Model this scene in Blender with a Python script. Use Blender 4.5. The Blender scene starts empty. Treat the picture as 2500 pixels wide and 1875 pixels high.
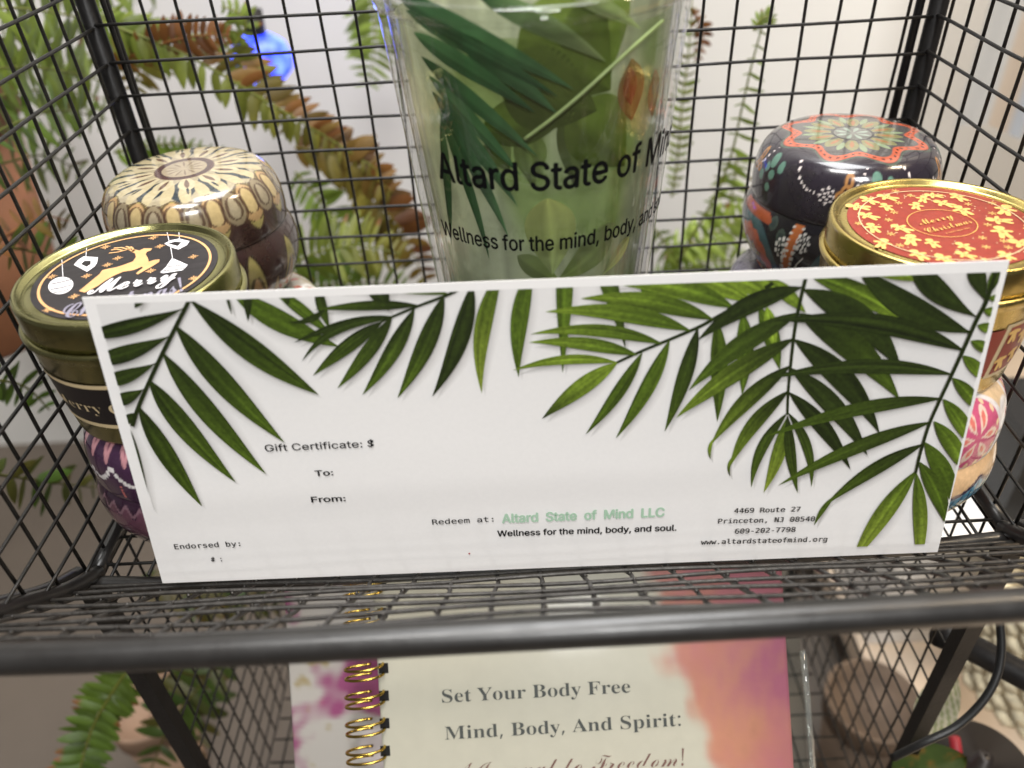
import bpy, bmesh, math, random, os
import numpy as np
from mathutils import Vector, Matrix

random.seed(7)
rng = np.random.default_rng(7)
scene = bpy.context.scene
COL = scene.collection

# ------------------------------------------------------------------ camera
# pose recovered from the vanishing points of the basket and the card's corners
CAM = np.array([-0.0048, -0.1428, 0.1730])
RM = np.array([[0.9985, -0.0528, -0.0140],
               [-0.0208, -0.6036, 0.7970],
               [-0.0505, -0.7955, -0.6038]])      # columns: right, down, forward
FPX = 1914.0                                      # focal length for a 2500 px wide picture
cd = bpy.data.cameras.new('camera')
cd.sensor_fit = 'HORIZONTAL'; cd.sensor_width = 36.0
cd.lens = FPX / 2500.0 * 36.0
cd.clip_start = 0.005; cd.clip_end = 20.0
cd.dof.use_dof = True; cd.dof.focus_distance = 0.228; cd.dof.aperture_fstop = 8.5
cam = bpy.data.objects.new('camera', cd); COL.objects.link(cam)
cam.matrix_world = Matrix(((RM[0, 0], -RM[0, 1], -RM[0, 2], CAM[0]),
                           (RM[1, 0], -RM[1, 1], -RM[1, 2], CAM[1]),
                           (RM[2, 0], -RM[2, 1], -RM[2, 2], CAM[2]),
                           (0, 0, 0, 1)))
scene.camera = cam

# ------------------------------------------------------------------ light
w = bpy.data.worlds.new('World'); scene.world = w; w.use_nodes = True
bg = w.node_tree.nodes['Background']
bg.inputs[0].default_value = (1.0, 0.985, 0.965, 1); bg.inputs[1].default_value = 0.13


def area(name, loc, target, size, power, color, size_y=None):
    l = bpy.data.lights.new(name, 'AREA'); l.energy = power; l.color = color
    l.shape = 'RECTANGLE'; l.size = size; l.size_y = size_y or size
    o = bpy.data.objects.new(name, l); COL.objects.link(o); o.location = loc
    d = Vector(target) - Vector(loc)
    o.rotation_euler = d.to_track_quat('-Z', 'Y').to_euler()
    return o


area('ceiling_light', (-0.15, -0.35, 1.35), (0, 0.02, 0), 0.55, 12.0, (1.0, 0.985, 0.96), 0.30)
area('key_light', (0.15, -0.95, 1.02), (0, 0.0, 0.03), 0.35, 10.2, (1.0, 0.997, 0.985), 0.30)
area('warm_spot_light', (0.75, 0.10, 0.95), (0.10, 0.05, -.05), 0.16, 6.0, (1.0, 0.80, 0.56))
area('front_light', (0.10, -1.10, 0.36), (0, 0.0, 0.03), 0.10, 0.75, (1.0, 0.99, 0.97), 0.10)
area('back_light', (0.10, 0.22, 1.10), (0.0, 0.50, 0.05), 0.5, 11.5, (0.985, 0.99, 1.0))

vs = scene.view_settings
vs.view_transform = 'Standard'; vs.look = 'None'; vs.exposure = 0.0; vs.gamma = 1.0
vs.use_curve_mapping = False
cy = scene.cycles
cy.max_bounces = 10; cy.diffuse_bounces = 3; cy.glossy_bounces = 4
cy.transparent_max_bounces = 32; cy.transmission_bounces = 6
cy.caustics_reflective = False; cy.caustics_refractive = False
cy.use_denoising = True

# ------------------------------------------------------------------ helpers


def ray(x, y):
    return RM @ np.array([x - 1250.0, y - 937.5, FPX])


def onX(x, y, v):
    d = ray(x, y); return CAM + d * ((v - CAM[0]) / d[0])


def onY(x, y, v):
    d = ray(x, y); return CAM + d * ((v - CAM[1]) / d[1])


def onZ(x, y, v):
    d = ray(x, y); return CAM + d * ((v - CAM[2]) / d[2])


def onD(x, y, depth):
    return CAM + ray(x, y) * (depth / FPX)


def on_plane(x, y, p0, n):
    d = ray(x, y); return CAM + d * (((p0 - CAM) @ n) / (d @ n))


def unit(v):
    v = np.asarray(v, float); return v / np.linalg.norm(v)


def lin(c):
    return tuple((v / 12.92 if v <= 0.04045 else ((v + 0.055) / 1.055) ** 2.4) for v in [q / 255.0 for q in c])


def link(name, me, mat=None, parent=None):
    o = bpy.data.objects.new(name, me); COL.objects.link(o)
    if mat is not None:
        for m in (mat if isinstance(mat, (list, tuple)) else [mat]):
            me.materials.append(m)
    if parent is not None:
        o.parent = parent
        o.matrix_parent_inverse = Matrix.Translation(parent.location).inverted()
    return o


def thing(name, loc, label, cat, group=None):
    o = bpy.data.objects.new(name, None); COL.objects.link(o)
    o.location = loc; o.empty_display_size = 0.01
    tag(o, label, cat, group); return o


def tag(o, label, cat, group=None):
    o['label'] = label; o['category'] = cat
    if group: o['group'] = group
    return o


def mesh_np(name, verts, faces, smooth=True, cols=None, alpha=None):
    """mesh from arrays; cols = one linear RGB per vertex"""
    me = bpy.data.meshes.new(name)
    me.from_pydata([tuple(map(float, v)) for v in verts] if not isinstance(verts, np.ndarray) else verts.tolist(), [],
                   faces if not isinstance(faces, np.ndarray) else faces.tolist())
    if smooth:
        me.polygons.foreach_set('use_smooth', np.ones(len(me.polygons), bool))
    if cols is not None:
        a = me.color_attributes.new('paint', 'FLOAT_COLOR', 'POINT')
        c = np.ones((len(verts), 4), np.float32); c[:, :3] = np.clip(cols, 0, 1)
        if alpha is not None: c[:, 3] = alpha
        a.data.foreach_set('color', c.ravel())
    me.update()
    return me


class MB:
    """collects pieces of one mesh"""

    def __init__(s): s.v = []; s.f = []; s.c = []; s.n = 0

    def add(s, v, f, c=None):
        v = np.asarray(v, float); s.v.append(v)
        s.f += [[i + s.n for i in q] for q in f]
        if c is not None:
            c = np.asarray(c, float)
            if c.ndim == 1: c = np.tile(c, (len(v), 1))
            s.c.append(c)
        s.n += len(v)

    def tube(s, pts, r, sides=8, c=None, caps=True, rs=None):
        pts = np.asarray(pts, float); n = len(pts)
        t = np.gradient(pts, axis=0); t /= np.linalg.norm(t, axis=1)[:, None] + 1e-12
        up = np.array([0, 0, 1.0]) if abs(t[0][2]) < 0.9 else np.array([1.0, 0, 0])
        a = np.cross(t[0], up); a /= np.linalg.norm(a)
        V = []
        for i in range(n):
            a = a - t[i] * (a @ t[i]); a /= np.linalg.norm(a); b = np.cross(t[i], a)
            rr = r if rs is None else rs[i]
            for k in range(sides):
                q = 2 * math.pi * k / sides
                V.append(pts[i] + rr * (math.cos(q) * a + math.sin(q) * b))
        F = []
        for i in range(n - 1):
            for k in range(sides):
                k2 = (k + 1) % sides
                F.append([i * sides + k, i * sides + k2, (i + 1) * sides + k2, (i + 1) * sides + k])
        if caps:
            F.append(list(range(sides))[::-1]); F.append([(n - 1) * sides + k for k in range(sides)])
        s.add(V, F, c)

    def box(s, c, sx, sy, sz, col=None, rot=None):
        v = np.array([[x, y, z] for x in (-.5, .5) for y in (-.5, .5) for z in (-.5, .5)]) * [sx, sy, sz]
        if rot is not None: v = v @ np.asarray(rot).T
        f = [[0, 1, 3, 2], [4, 6, 7, 5], [0, 4, 5, 1], [2, 3, 7, 6], [0, 2, 6, 4], [1, 5, 7, 3]]
        s.add(v + np.asarray(c), f, col)

    def lathe(s, prof, n=64, c=None, center=(0, 0, 0)):
        V = []; F = []
        for (r, z) in prof:
            for k in range(n):
                q = 2 * math.pi * k / n; V.append((center[0] + r * math.cos(q), center[1] + r * math.sin(q), center[2] + z))
        for i in range(len(prof) - 1):
            for k in range(n):
                k2 = (k + 1) % n
                F.append([i * n + k, i * n + k2, (i + 1) * n + k2, (i + 1) * n + k])
        s.add(V, F, c)

    def build(s, name, mat, parent=None, smooth=True):
        me = mesh_np(name, np.concatenate(s.v), s.f, smooth, np.concatenate(s.c) if s.c else None)
        return link(name, me, mat, parent)


def curve(pts, n=24):
    """Catmull-Rom through points"""
    p = np.asarray(pts, float)
    p = np.vstack([2 * p[0] - p[1], p, 2 * p[-1] - p[-2]])
    out = []
    segs = len(p) - 3
    for u in np.linspace(0, segs - 1e-6, n):
        i = int(u); t = u - i
        a, b, c, d = p[i:i + 4]
        out.append(0.5 * ((2 * b) + (-a + c) * t + (2 * a - 5 * b + 4 * c - d) * t * t + (-a + 3 * b - 3 * c + d) * t ** 3))
    return np.array(out)


# ------------------------------------------------------------------ materials


def mat(name, color=(.5, .5, .5), rough=.5, metal=0.0, spec=.5, paint=False, noise=0.0, nscale=300., bump=0.0, bscale=900.,
        coat=0.0, translucent=0.0, alpha=False, rough_var=0.0, emit=None, estr=0.0):
    m = bpy.data.materials.new(name); m.use_nodes = True
    nt = m.node_tree; N = nt.nodes; L = nt.links
    b = N['Principled BSDF']
    b.inputs['Base Color'].default_value = (*color, 1); b.inputs['Roughness'].default_value = rough
    b.inputs['Metallic'].default_value = metal; b.inputs['Specular IOR Level'].default_value = spec
    b.inputs['Coat Weight'].default_value = coat; b.inputs['Coat Roughness'].default_value = 0.06
    tc = N.new('ShaderNodeTexCoord')
    src = None
    if paint:
        a = N.new('ShaderNodeAttribute'); a.attribute_name = 'paint'; src = a.outputs['Color']
    if noise > 0:
        nz = N.new('ShaderNodeTexNoise'); nz.inputs['Scale'].default_value = nscale; nz.inputs['Detail'].default_value = 5
        L.new(tc.outputs['Object'], nz.inputs['Vector'])
        mr = N.new('ShaderNodeMapRange'); mr.inputs[1].default_value = .3; mr.inputs[2].default_value = .7
        mr.inputs[3].default_value = 1 - noise; mr.inputs[4].default_value = 1 + noise
        L.new(nz.outputs['Fac'], mr.inputs[0])
        mx = N.new('ShaderNodeMix'); mx.data_type = 'RGBA'; mx.blend_type = 'MULTIPLY'; mx.inputs[0].default_value = 1
        if src is not None: L.new(src, mx.inputs[6])
        else: mx.inputs[6].default_value = (*color, 1)
        cb = N.new('ShaderNodeCombineColor')
        for i in range(3): L.new(mr.outputs[0], cb.inputs[i])
        L.new(cb.outputs[0], mx.inputs[7]); src = mx.outputs[2]
    if src is not None: L.new(src, b.inputs['Base Color'])
    if rough_var > 0:
        n2 = N.new('ShaderNodeTexNoise'); n2.inputs['Scale'].default_value = 160; n2.inputs['Detail'].default_value = 4
        L.new(tc.outputs['Object'], n2.inputs['Vector'])
        m2 = N.new('ShaderNodeMapRange'); m2.inputs[1].default_value = .3; m2.inputs[2].default_value = .7
        m2.inputs[3].default_value = max(0.02, rough - rough_var); m2.inputs[4].default_value = min(1, rough + rough_var)
        L.new(n2.outputs['Fac'], m2.inputs[0]); L.new(m2.outputs[0], b.inputs['Roughness'])
    if bump > 0:
        n3 = N.new('ShaderNodeTexNoise'); n3.inputs['Scale'].default_value = bscale; n3.inputs['Detail'].default_value = 3
        L.new(tc.outputs['Object'], n3.inputs['Vector'])
        bp = N.new('ShaderNodeBump'); bp.inputs['Strength'].default_value = bump; bp.inputs['Distance'].default_value = 0.0004
        L.new(n3.outputs['Fac'], bp.inputs['Height']); L.new(bp.outputs[0], b.inputs['Normal'])
    if emit is not None:
        b.inputs['Emission Color'].default_value = (*emit, 1); b.inputs['Emission Strength'].default_value = estr
    out = N['Material Output']
    if translucent > 0:
        tr = N.new('ShaderNodeBsdfTranslucent'); ms = N.new('ShaderNodeMixShader'); ms.inputs[0].default_value = translucent
        if src is not None: L.new(src, tr.inputs[0])
        else: tr.inputs[0].default_value = (*color, 1)
        L.new(b.outputs[0], ms.inputs[1]); L.new(tr.outputs[0], ms.inputs[2]); L.new(ms.outputs[0], out.inputs[0])
    if alpha:
        at = N.new('ShaderNodeAttribute'); at.attribute_name = 'paint'
        L.new(at.outputs['Alpha'], b.inputs['Alpha'])
    return m


def clear_mat(name, tint=(.97, .98, .97), rough=.03, ior=1.45, haze=0.0):
    """thin clear acrylic: see-through, with Fresnel reflections"""
    m = bpy.data.materials.new(name); m.use_nodes = True
    nt = m.node_tree; N = nt.nodes; L = nt.links; N.remove(N['Principled BSDF'])
    t = N.new('ShaderNodeBsdfTransparent'); t.inputs[0].default_value = (*tint, 1)
    g = N.new('ShaderNodeBsdfGlossy'); g.inputs['Roughness'].default_value = rough
    lw = N.new('ShaderNodeLayerWeight'); lw.inputs[0].default_value = .5
    pw = N.new('ShaderNodeMath'); pw.operation = 'POWER'; pw.inputs[1].default_value = 4.0; L.new(lw.outputs['Facing'], pw.inputs[0])
    fr = N.new('ShaderNodeMapRange'); fr.inputs[3].default_value = ((ior - 1) / (ior + 1)) ** 2; fr.inputs[4].default_value = .85; L.new(pw.outputs[0], fr.inputs[0])
    mx = N.new('ShaderNodeMixShader'); L.new(fr.outputs[0], mx.inputs[0])
    L.new(t.outputs[0], mx.inputs[1]); L.new(g.outputs[0], mx.inputs[2])
    last = mx
    if haze > 0:
        d = N.new('ShaderNodeBsdfDiffuse'); d.inputs[0].default_value = (.8, .82, .8, 1)
        m2 = N.new('ShaderNodeMixShader'); m2.inputs[0].default_value = haze
        L.new(mx.outputs[0], m2.inputs[1]); L.new(d.outputs[0], m2.inputs[2]); last = m2
    L.new(last.outputs[0], N['Material Output'].inputs[0])
    return m


M_iron = mat('blackened_iron', (.010, .009, .008), .45, .1, noise=.35, nscale=420, bump=.35, bscale=1500, rough_var=.12)
M_lip = mat('grey_iron_wire', (.045, .041, .037), .42, .35, noise=.4, nscale=420, bump=.4, bscale=1500, rough_var=.12)  # lighter grey iron for the front lip wires
M_tube = mat('brushed_dark_steel', (.016, .0145, .0135), .34, .0, spec=.75, noise=.2, nscale=140, bump=.08, bscale=900, rough_var=.05)
M_bar = mat('black_lacquered_bar', (.009, .008, .008), .45, .0, spec=.3, noise=.3, nscale=200, bump=.2)
M_card = mat('matte_card_paper', (.80, .785, .775), .55, noise=.012, nscale=900, bump=.05, bscale=2500)
M_print = mat('printed_leaf_ink', paint=True, rough=.55, spec=.25, noise=.22, nscale=1100)
M_soft = mat('printed_soft_grey', paint=True, rough=.55, alpha=True)
M_ink = mat('black_ink', (.005, .005, .006), .6, spec=.12)
M_sage = mat('sage_ink', lin((168, 200, 175)), .5)
M_redink = mat('red_ink', (.35, .02, .03), .5)
M_leafpaint = mat('fern_leaf', paint=True, rough=.5, noise=.18, nscale=140, translucent=.35)
M_tinpaint = mat('glossy_printed_tin', paint=True, rough=.22, spec=.5, coat=.6, noise=.10, nscale=700, rough_var=.05)
M_gold = mat('olive_gold_tin', (.36, .34, .15), .24, 1.0, noise=.04, nscale=60, rough_var=.05)
M_gold2 = mat('yellow_gold_tin', (.55, .43, .15), .25, 1.0, noise=.04, nscale=60, rough_var=.05)
M_label = mat('label_print', paint=True, rough=.38, noise=.10, nscale=600)
M_clear = clear_mat('clear_acrylic', (.975, .98, .97))
M_paintmat = mat('satin_print', paint=True, rough=.35, noise=.06, nscale=300)

# ------------------------------------------------------------------ text
FD = os.path.join(bpy.utils.resource_path('LOCAL'), 'datafiles', 'fonts')
FONTS = {}


def font(key):
    if key in FONTS: return FONTS[key]
    f = None
    try:
        f = bpy.data.fonts.load(os.path.join(FD, {'sans': 'Inter.woff2', 'mono': 'DejaVuSansMono.woff2', 'math': 'NotoSansMath-Regular.woff2'}[key]))
    except Exception:
        f = None
    FONTS[key] = f
    return f


def styled(s, style):
    up, lo = {'serif': (0x1D400, 0x1D41A), 'script': (0x1D4D0, 0x1D4EA)}[style]
    return ''.join(chr(up + ord(c) - 65) if 'A' <= c <= 'Z' else chr(lo + ord(c) - 97) if 'a' <= c <= 'z' else c for c in s)


def text2d(s, key='sans', style=None, bold=0.0, shear=0.0):
    """flat text as 2-D points and triangles, width and cap height returned"""
    f = font(key)
    if style and f is not None: s = styled(s, style)
    cu = bpy.data.curves.new('text', 'FONT'); cu.body = s; cu.size = 1.0; cu.resolution_u = 4
    if f is not None: cu.font = f
    cu.offset = min(bold, 0.0); cu.shear = shear; cu.fill_mode = 'FRONT'
    o = bpy.data.objects.new('text', cu); COL.objects.link(o)
    dg = bpy.context.evaluated_depsgraph_get(); dg.update()
    me = o.evaluated_get(dg).to_mesh()
    bm = bmesh.new(); bm.from_mesh(me)
    bmesh.ops.triangulate(bm, faces=bm.faces)
    V = np.array([v.co[:2] for v in bm.verts]); bm.verts.index_update()
    F = [[v.index for v in q.verts] for q in bm.faces]
    bm.free(); o.evaluated_get(dg).to_mesh_clear()
    bpy.data.objects.remove(o); bpy.data.curves.remove(cu)
    V = V - [V[:, 0].min(), 0]
    V = np.c_[V, np.zeros(len(V))]
    if bold > 0:
        n = len(V); Vs, Fs = [V], list(F)
        for k, (dx, dy) in enumerate(((-1, 0), (1, 0), (0, 1), (0, -1))):
            Vs.append(V + [dx * bold, dy * bold * .7, 1.2e-5 * (k + 1)]); Fs += [[i + n * (k + 1) for i in f] for f in F]
        V, F = np.vstack(Vs), Fs
    return V, F


def flat_text(name, s, p0, p1, nrm, m, parent, key='sans', style=None, bold=0., cap=None, lift=.00012, shear=0.):
    """writes s so that it runs from p0 to p1 on the plane with normal nrm"""
    V, F = text2d(s, key, style, bold, shear)
    p0 = np.asarray(p0); p1 = np.asarray(p1); r = unit(p1 - p0); n = unit(nrm); u = np.cross(n, r)
    sx = np.linalg.norm(p1 - p0) / V[:, 0].max(); sy = sx if cap is None else cap / 0.72
    W = p0 + np.outer(V[:, 0] * sx, r) + np.outer(V[:, 1] * sy, u) + np.outer(lift + V[:, 2], n)
    return link(name, mesh_np(name, W, F, False), m, parent)


# ================================================================== SETTING
WALL_Y = 0.50; FLOOR_Z = -0.36
mb = MB(); mb.box((0, WALL_Y + .05, .6), 4.0, .1, 2.4)
M_wall = mat('white_painted_wall', (.76, .75, .72), .7, noise=.04, nscale=6, bump=.1, bscale=60)
o = mb.build('wall', M_wall, smooth=False); o['kind'] = 'structure'
mb = MB(); mb.box((0, -.3, FLOOR_Z - .02), 4.0, 2.6, .04)
M_floor = mat('taupe_floor', (.115, .092, .072), .55, noise=.12, nscale=9, bump=.15, bscale=80)
o = mb.build('floor', M_floor, smooth=False); o['kind'] = 'structure'

mb = MB(); mb.box((.665, .05, -.315), .90, .9, .02)
o = mb.build('tabletop', mat('pale_beige_board', (.56, .45, .34), .5, noise=.10, nscale=14, bump=.1, bscale=90), smooth=False); o['kind'] = 'structure'

# ================================================================== WIRE BASKET STAND
XL, XR = -0.1385, 0.1380          # side walls
YB, YF = 0.1335, 0.0133           # back wall, front corner of the basket floor
ZF = -0.0105                      # basket floor
RY, RZ = -0.050, 0.0405           # front rail
ZT = 0.215                        # top of the walls
PITCH = 0.0113
stand = thing('wire_basket_stand', (0, .06, ZF), 'tiered black wire basket stand holding the tins, cup and gift certificate', 'wire basket')


def wob(a, b, n=12, amp=.00025):
    a = np.asarray(a, float); b = np.asarray(b, float)
    t = np.linspace(0, 1, n)[:, None]
    p = a + (b - a) * t
    ph = rng.uniform(0, 6.28, 3); fr = rng.uniform(1, 3, 3)
    return p + amp * np.sin(t * 6.28 * fr + ph)


WR = 0.00054
WL = 0.00060
# back panel
mb = MB()
xs = np.arange(XL + .0065, XR - .002, PITCH)
for x in xs: mb.tube(wob((x, YB, ZF), (x + rng.normal(0, .0002), YB, ZT)), WR, 6)
for z in np.arange(ZF + .0045, ZT, PITCH): mb.tube(wob((XL - .002, YB - 2 * WR, z + .0004), (XR + .002, YB - 2 * WR, z - .0004), 20), WR, 6)
mb.build('back_mesh', M_iron, stand)
# side panels: cut along the sloping front edge
SL = (RZ - ZF) / (YF - RY)


def side_panel(x, sgn, zlo, zhi, name, rect=False):
    mb = MB()
    WR = .00045 if rect else globals()['WR']
    for y in np.arange(YB - .0075, RY, -PITCH):
        z0 = zlo
        if y < YF:
            if rect: continue
            z0 = ZF + (YF - y) * SL
        mb.tube(wob((x, y, z0), (x, y, zhi), 14), WR, 6)
    for z in np.arange(zlo + .0045, zhi, PITCH):
        y0 = YF
        if not rect:
            y0 = RY if z > RZ else YF - (z - ZF) / SL
        mb.tube(wob((x - sgn * 2 * WR, YB + .001, z), (x - sgn * 2 * WR, y0, z), 14), WR, 6)
    mb.build(name, M_iron, stand)


side_panel(XL, -1, ZF, ZT, 'side_mesh')
side_panel(XR, 1, ZF, ZT, 'side_mesh')
# floor of the basket
mb = MB()
for x in xs: mb.tube(wob((x, YF, ZF), (x, YB, ZF)), WR, 6)
for y in np.arange(YF + .006, YB, PITCH): mb.tube(wob((XL, y, ZF - 2 * WR), (XR, y, ZF - 2 * WR), 20), WR, 6)
mb.build('floor_mesh', M_iron, stand)
# front lip: mesh that climbs from the floor up to the front rail
mb = MB()
a0 = np.array([0, YF - .0022, ZF - .0022]); a1 = np.array([0, RY, RZ]); ld = a1 - a0
for x in np.arange(XL + .004, XR, PITCH * 1.06):
    mb.tube(wob(a0 + [x, 0, 0], a1 + [x + rng.normal(0, .0003), 0, .001], 8, .0005), WL, 6)
ln = unit(np.cross([1, 0, 0], ld)); ln = ln if ln[2] > 0 else -ln
for i, t in enumerate(np.linspace(.055, .97, 9)):
    p = a0 + ld * t + ln * 2 * WL
    q = wob(p + [XL, 0, 0], p + [XR, 0, 0], 40, .0004)
    q[:, 2] += .0010 * t * np.exp(-((q[:, 0] - .012) / .045) ** 2) * (i > 4)
    mb.tube(q, WL, 6)
kx = np.arange(XL + .004, XR, PITCH * 1.06)
for t in np.linspace(.055, .97, 9):
    for x in kx:
        c = a0 + ld * t + ln * WL + [x, 0, .001 * t]; r = rng.uniform(.0006, .00085)
        mb.add(c + r * np.array([[1, 0, 0], [-1, 0, 0], [0, 1, 0], [0, -1, 0], [0, 0, 1], [0, 0, -1]]), [[0, 2, 4], [2, 1, 4], [1, 3, 4], [3, 0, 4], [2, 0, 5], [1, 2, 5], [3, 1, 5], [0, 3, 5]])
mb.build('front_lip_mesh', M_lip, stand)
# frame tubes
TR = .0024
mb = MB(); mb.tube(curve([(XL, YB, ZF - .001), (XL, .06, ZF - .001), (XL, YF + .004, ZF - .001)], 10), TR, 14); mb.build('bottom_tube', M_tube, stand)
mb = MB(); mb.tube(curve([(XR, YB, ZF - .001), (XR, .06, ZF - .001), (XR, YF + .004, ZF - .001)], 10), TR, 14); mb.build('bottom_tube', M_tube, stand)
mb = MB(); mb.tube(curve([(XL - .001, YF - .001, ZF - .001), (-.10, YF - .0022, ZF - .0024), (0, YF - .0022, ZF - .0022), (.10, YF - .0022, ZF - .0022), (XR + .001, YF - .001, ZF - .001)], 24), TR, 14); mb.build('bottom_tube', M_tube, stand)
mb = MB(); mb.tube([(XL, YB, ZF - .001), (0, YB, ZF - .001), (XR, YB, ZF - .001)], TR, 14); mb.build('bottom_tube', M_tube, stand)
for x, s in ((XL, -1), (XR, 1)):
    for dx in (0.0015, -.0045):
        mb = MB(); xx = x - s * dx
        mb.tube(curve([(xx, YF + .002, ZF), (xx + s * .001, YF - .012, ZF + .009), (xx + s * .002, (YF + RY) / 2, (ZF + RZ) / 2 + .001), (xx + s * .002, RY, RZ)], 14), TR, 14)
        mb.build('front_edge_tube', M_tube, stand)
mb = MB()
rp = curve([(XL - .004, RY + .002, RZ - .0004), (-.09, RY, RZ + .0004), (-.01, RY - .0004, RZ + .0014), (.06, RY, RZ + .0016), (XR + .004, RY + .002, RZ + .0012)], 40)
mb.tube(rp, .0034, 24); mb.build('front_rail', M_tube, stand)
mb = MB()
rp2 = rp.copy()[11:30]; rp2[:, 2] -= .0038; rp2[:, 1] += .0026
mb.tube(rp2, .0013, 10); mb.build('rail_flange', M_bar, stand)
# posts
for x, s in ((XL, -1), (XR, 1)):
    mb = MB(); mb.tube([(x, YB + .001, -.36), (x, YB + .001, .0), (x, YB + .001, ZT)], .0031, 14); mb.build('back_post', M_bar, stand)
    mb = MB(); mb.tube([(x - s * .0055, YB + .0025, ZF), (x - s * .0055, YB + .0025, .1), (x - s * .0055, YB + .0025, ZT)], .0015, 8); mb.build('post_trim', M_bar, stand)
    mb = MB(); mb.box((x + s * .001, YF + .000, -.186), .0055, .0055, .348); mb.build('front_leg', M_bar, stand, False)
    mb = MB(); mb.tube([(x, RY, RZ), (x, RY, ZT)], .003, 12); mb.build('front_post', M_bar, stand)
side_panel(XL, -1, -.20, ZF - .004, 'lower_side_mesh', True)
side_panel(XR, 1, -.20, ZF - .004, 'lower_side_mesh', True)
mb = MB()
for x in xs: mb.tube(wob((x, -.07, -.2), (x, YB, -.2)), WR, 6)
for y in np.arange(-.07, YB, PITCH): mb.tube(wob((XL, y, -.2 - 2 * WR), (XR, y, -.2 - 2 * WR), 20), WR, 6)
mb.build('lower_floor_mesh', M_iron, stand)

# ================================================================== GIFT CERTIFICATE
c_tl, c_tr, c_br, c_bl = [np.array(p) for p in ((-.1062, .0166, .0839), (.1097, .0174, .0799), (.1079, .0004, -.0020), (-.1079, -.0004, .0020))]
cr = unit(c_br - c_bl + c_tr - c_tl); cu_ = unit((c_tl - c_bl) - cr * ((c_tl - c_bl) @ cr)); cn = np.cross(cr, cu_)
c_org = (c_tl + c_tr + c_br + c_bl) / 4
card = thing('gift_certificate', tuple((c_bl + c_br) / 2), 'long white gift certificate printed with green palm leaves, standing on the wire lip', 'gift certificate')


def cpt(x, y): return on_plane(x, y, c_org, cn)


def cuv(x, y):
    d = cpt(x, y) - c_org; return np.array([d @ cr, d @ cu_])


def c3(uv, lift): return c_org + np.outer(uv[:, 0], cr) + np.outer(uv[:, 1], cu_) + cn * lift


TH = .0004
q = [cuv(200, 727), cuv(2465, 636), cuv(2289, 1348), cuv(397, 1424)]
bm = bmesh.new()
fr = [bm.verts.new(c3(np.array([p]), 0)[0]) for p in q]; bk = [bm.verts.new(c3(np.array([p]), -TH)[0]) for p in q]
bm.faces.new(fr[::-1]); bm.faces.new(bk)
for i in range(4): bm.faces.new([fr[i], fr[(i + 1) % 4], bk[(i + 1) % 4], bk[i]])
bmesh.ops.recalc_face_normals(bm, faces=bm.faces)
me = bpy.data.meshes.new('card_sheet'); bm.to_mesh(me); bm.free()
link('card_sheet', me, M_card, card)

# print frame (slightly askew of the cut edge), used to trim the leaves
pq = [cuv(234, 743), cuv(2441, 663), cuv(2292, 1325), cuv(419, 1399)]


def zA(x, y): return (200 + .36157 * x, 650 + .36157 * y)
def zB(x, y): return (700 + .36157 * x, 650 + .36157 * y)
def zC(x, y): return (1200 + .36157 * x, 600 + .36157 * y)
def zD(x, y): return (1700 + .45198 * x, 600 + .45198 * y)


DK, MD, LT, YG = np.array((.0165, .0265, .0036)), np.array((.052, .086, .007)), np.array((.135, .200, .018)), np.array((.20, .26, .030))
LEAVES = []   # (map, base, tip, width, bend, colour at base, colour at tip)


def L_(z, bx, by, tx, ty, wd, bend=0., c0=DK, c1=MD, pk=.45):
    sc = {zA: .36157, zB: .36157, zC: .36157, zD: .45198}[z]
    LEAVES.append((z(bx, by), z(tx, ty), wd * sc, bend, c0, c1, pk))


STEMS = []


def S_(z, pts, wd, c):
    STEMS.append(([z(*p) for p in pts], wd, c, len(LEAVES)))


# behind everything: mid greens
L_(zA, 1010, 170, 1745, 545, 165, -.04, MD, MD); L_(zA, 1290, 150, 1700, 480, 90, .02, MD, MD)
L_(zA, 975, 180, 1012, 325, 22, 0, DK, DK); L_(zA, 1120, 120, 1122, 372, 60, 0, DK, DK); L_(zA, 1375, 120, 1390, 268, 60, 0, DK, DK)
L_(zA, 1590, 120, 1672, 425, 75, -.03, DK, MD); L_(zA, 420, 180, 358, 282, 60, 0, DK, DK)
L_(zB, 560, 60, 690, 300, 140, 0, DK, DK)
L_(zB, 1452, 20, 1318, 857, 120, -.07, MD, YG); L_(zB, 1655, 0, 1566, 748, 125, -.05, MD, MD)
L_(zC, 498, 60, 480, 858, 118, 0.0, MD, MD, .3); L_(zC, 715, 40, 905, 695, 125, .02, MD, DK, .3); L_(zC, 1020, 120, 1120, 520, 110, .0, MD, MD)
L_(zD, 110, 400, 112, 950, 95, .02, MD, MD); L_(zD, 250, 360, 246, 805, 95, .03, MD, MD); L_(zD, 340, 330, 450, 670, 90, .03, MD, MD)
L_(zD, 410, 180, 590, 360, 75, .0, LT, LT); L_(zD, 380, 330, 425, 560, 70, 0, LT, LT)
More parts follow.
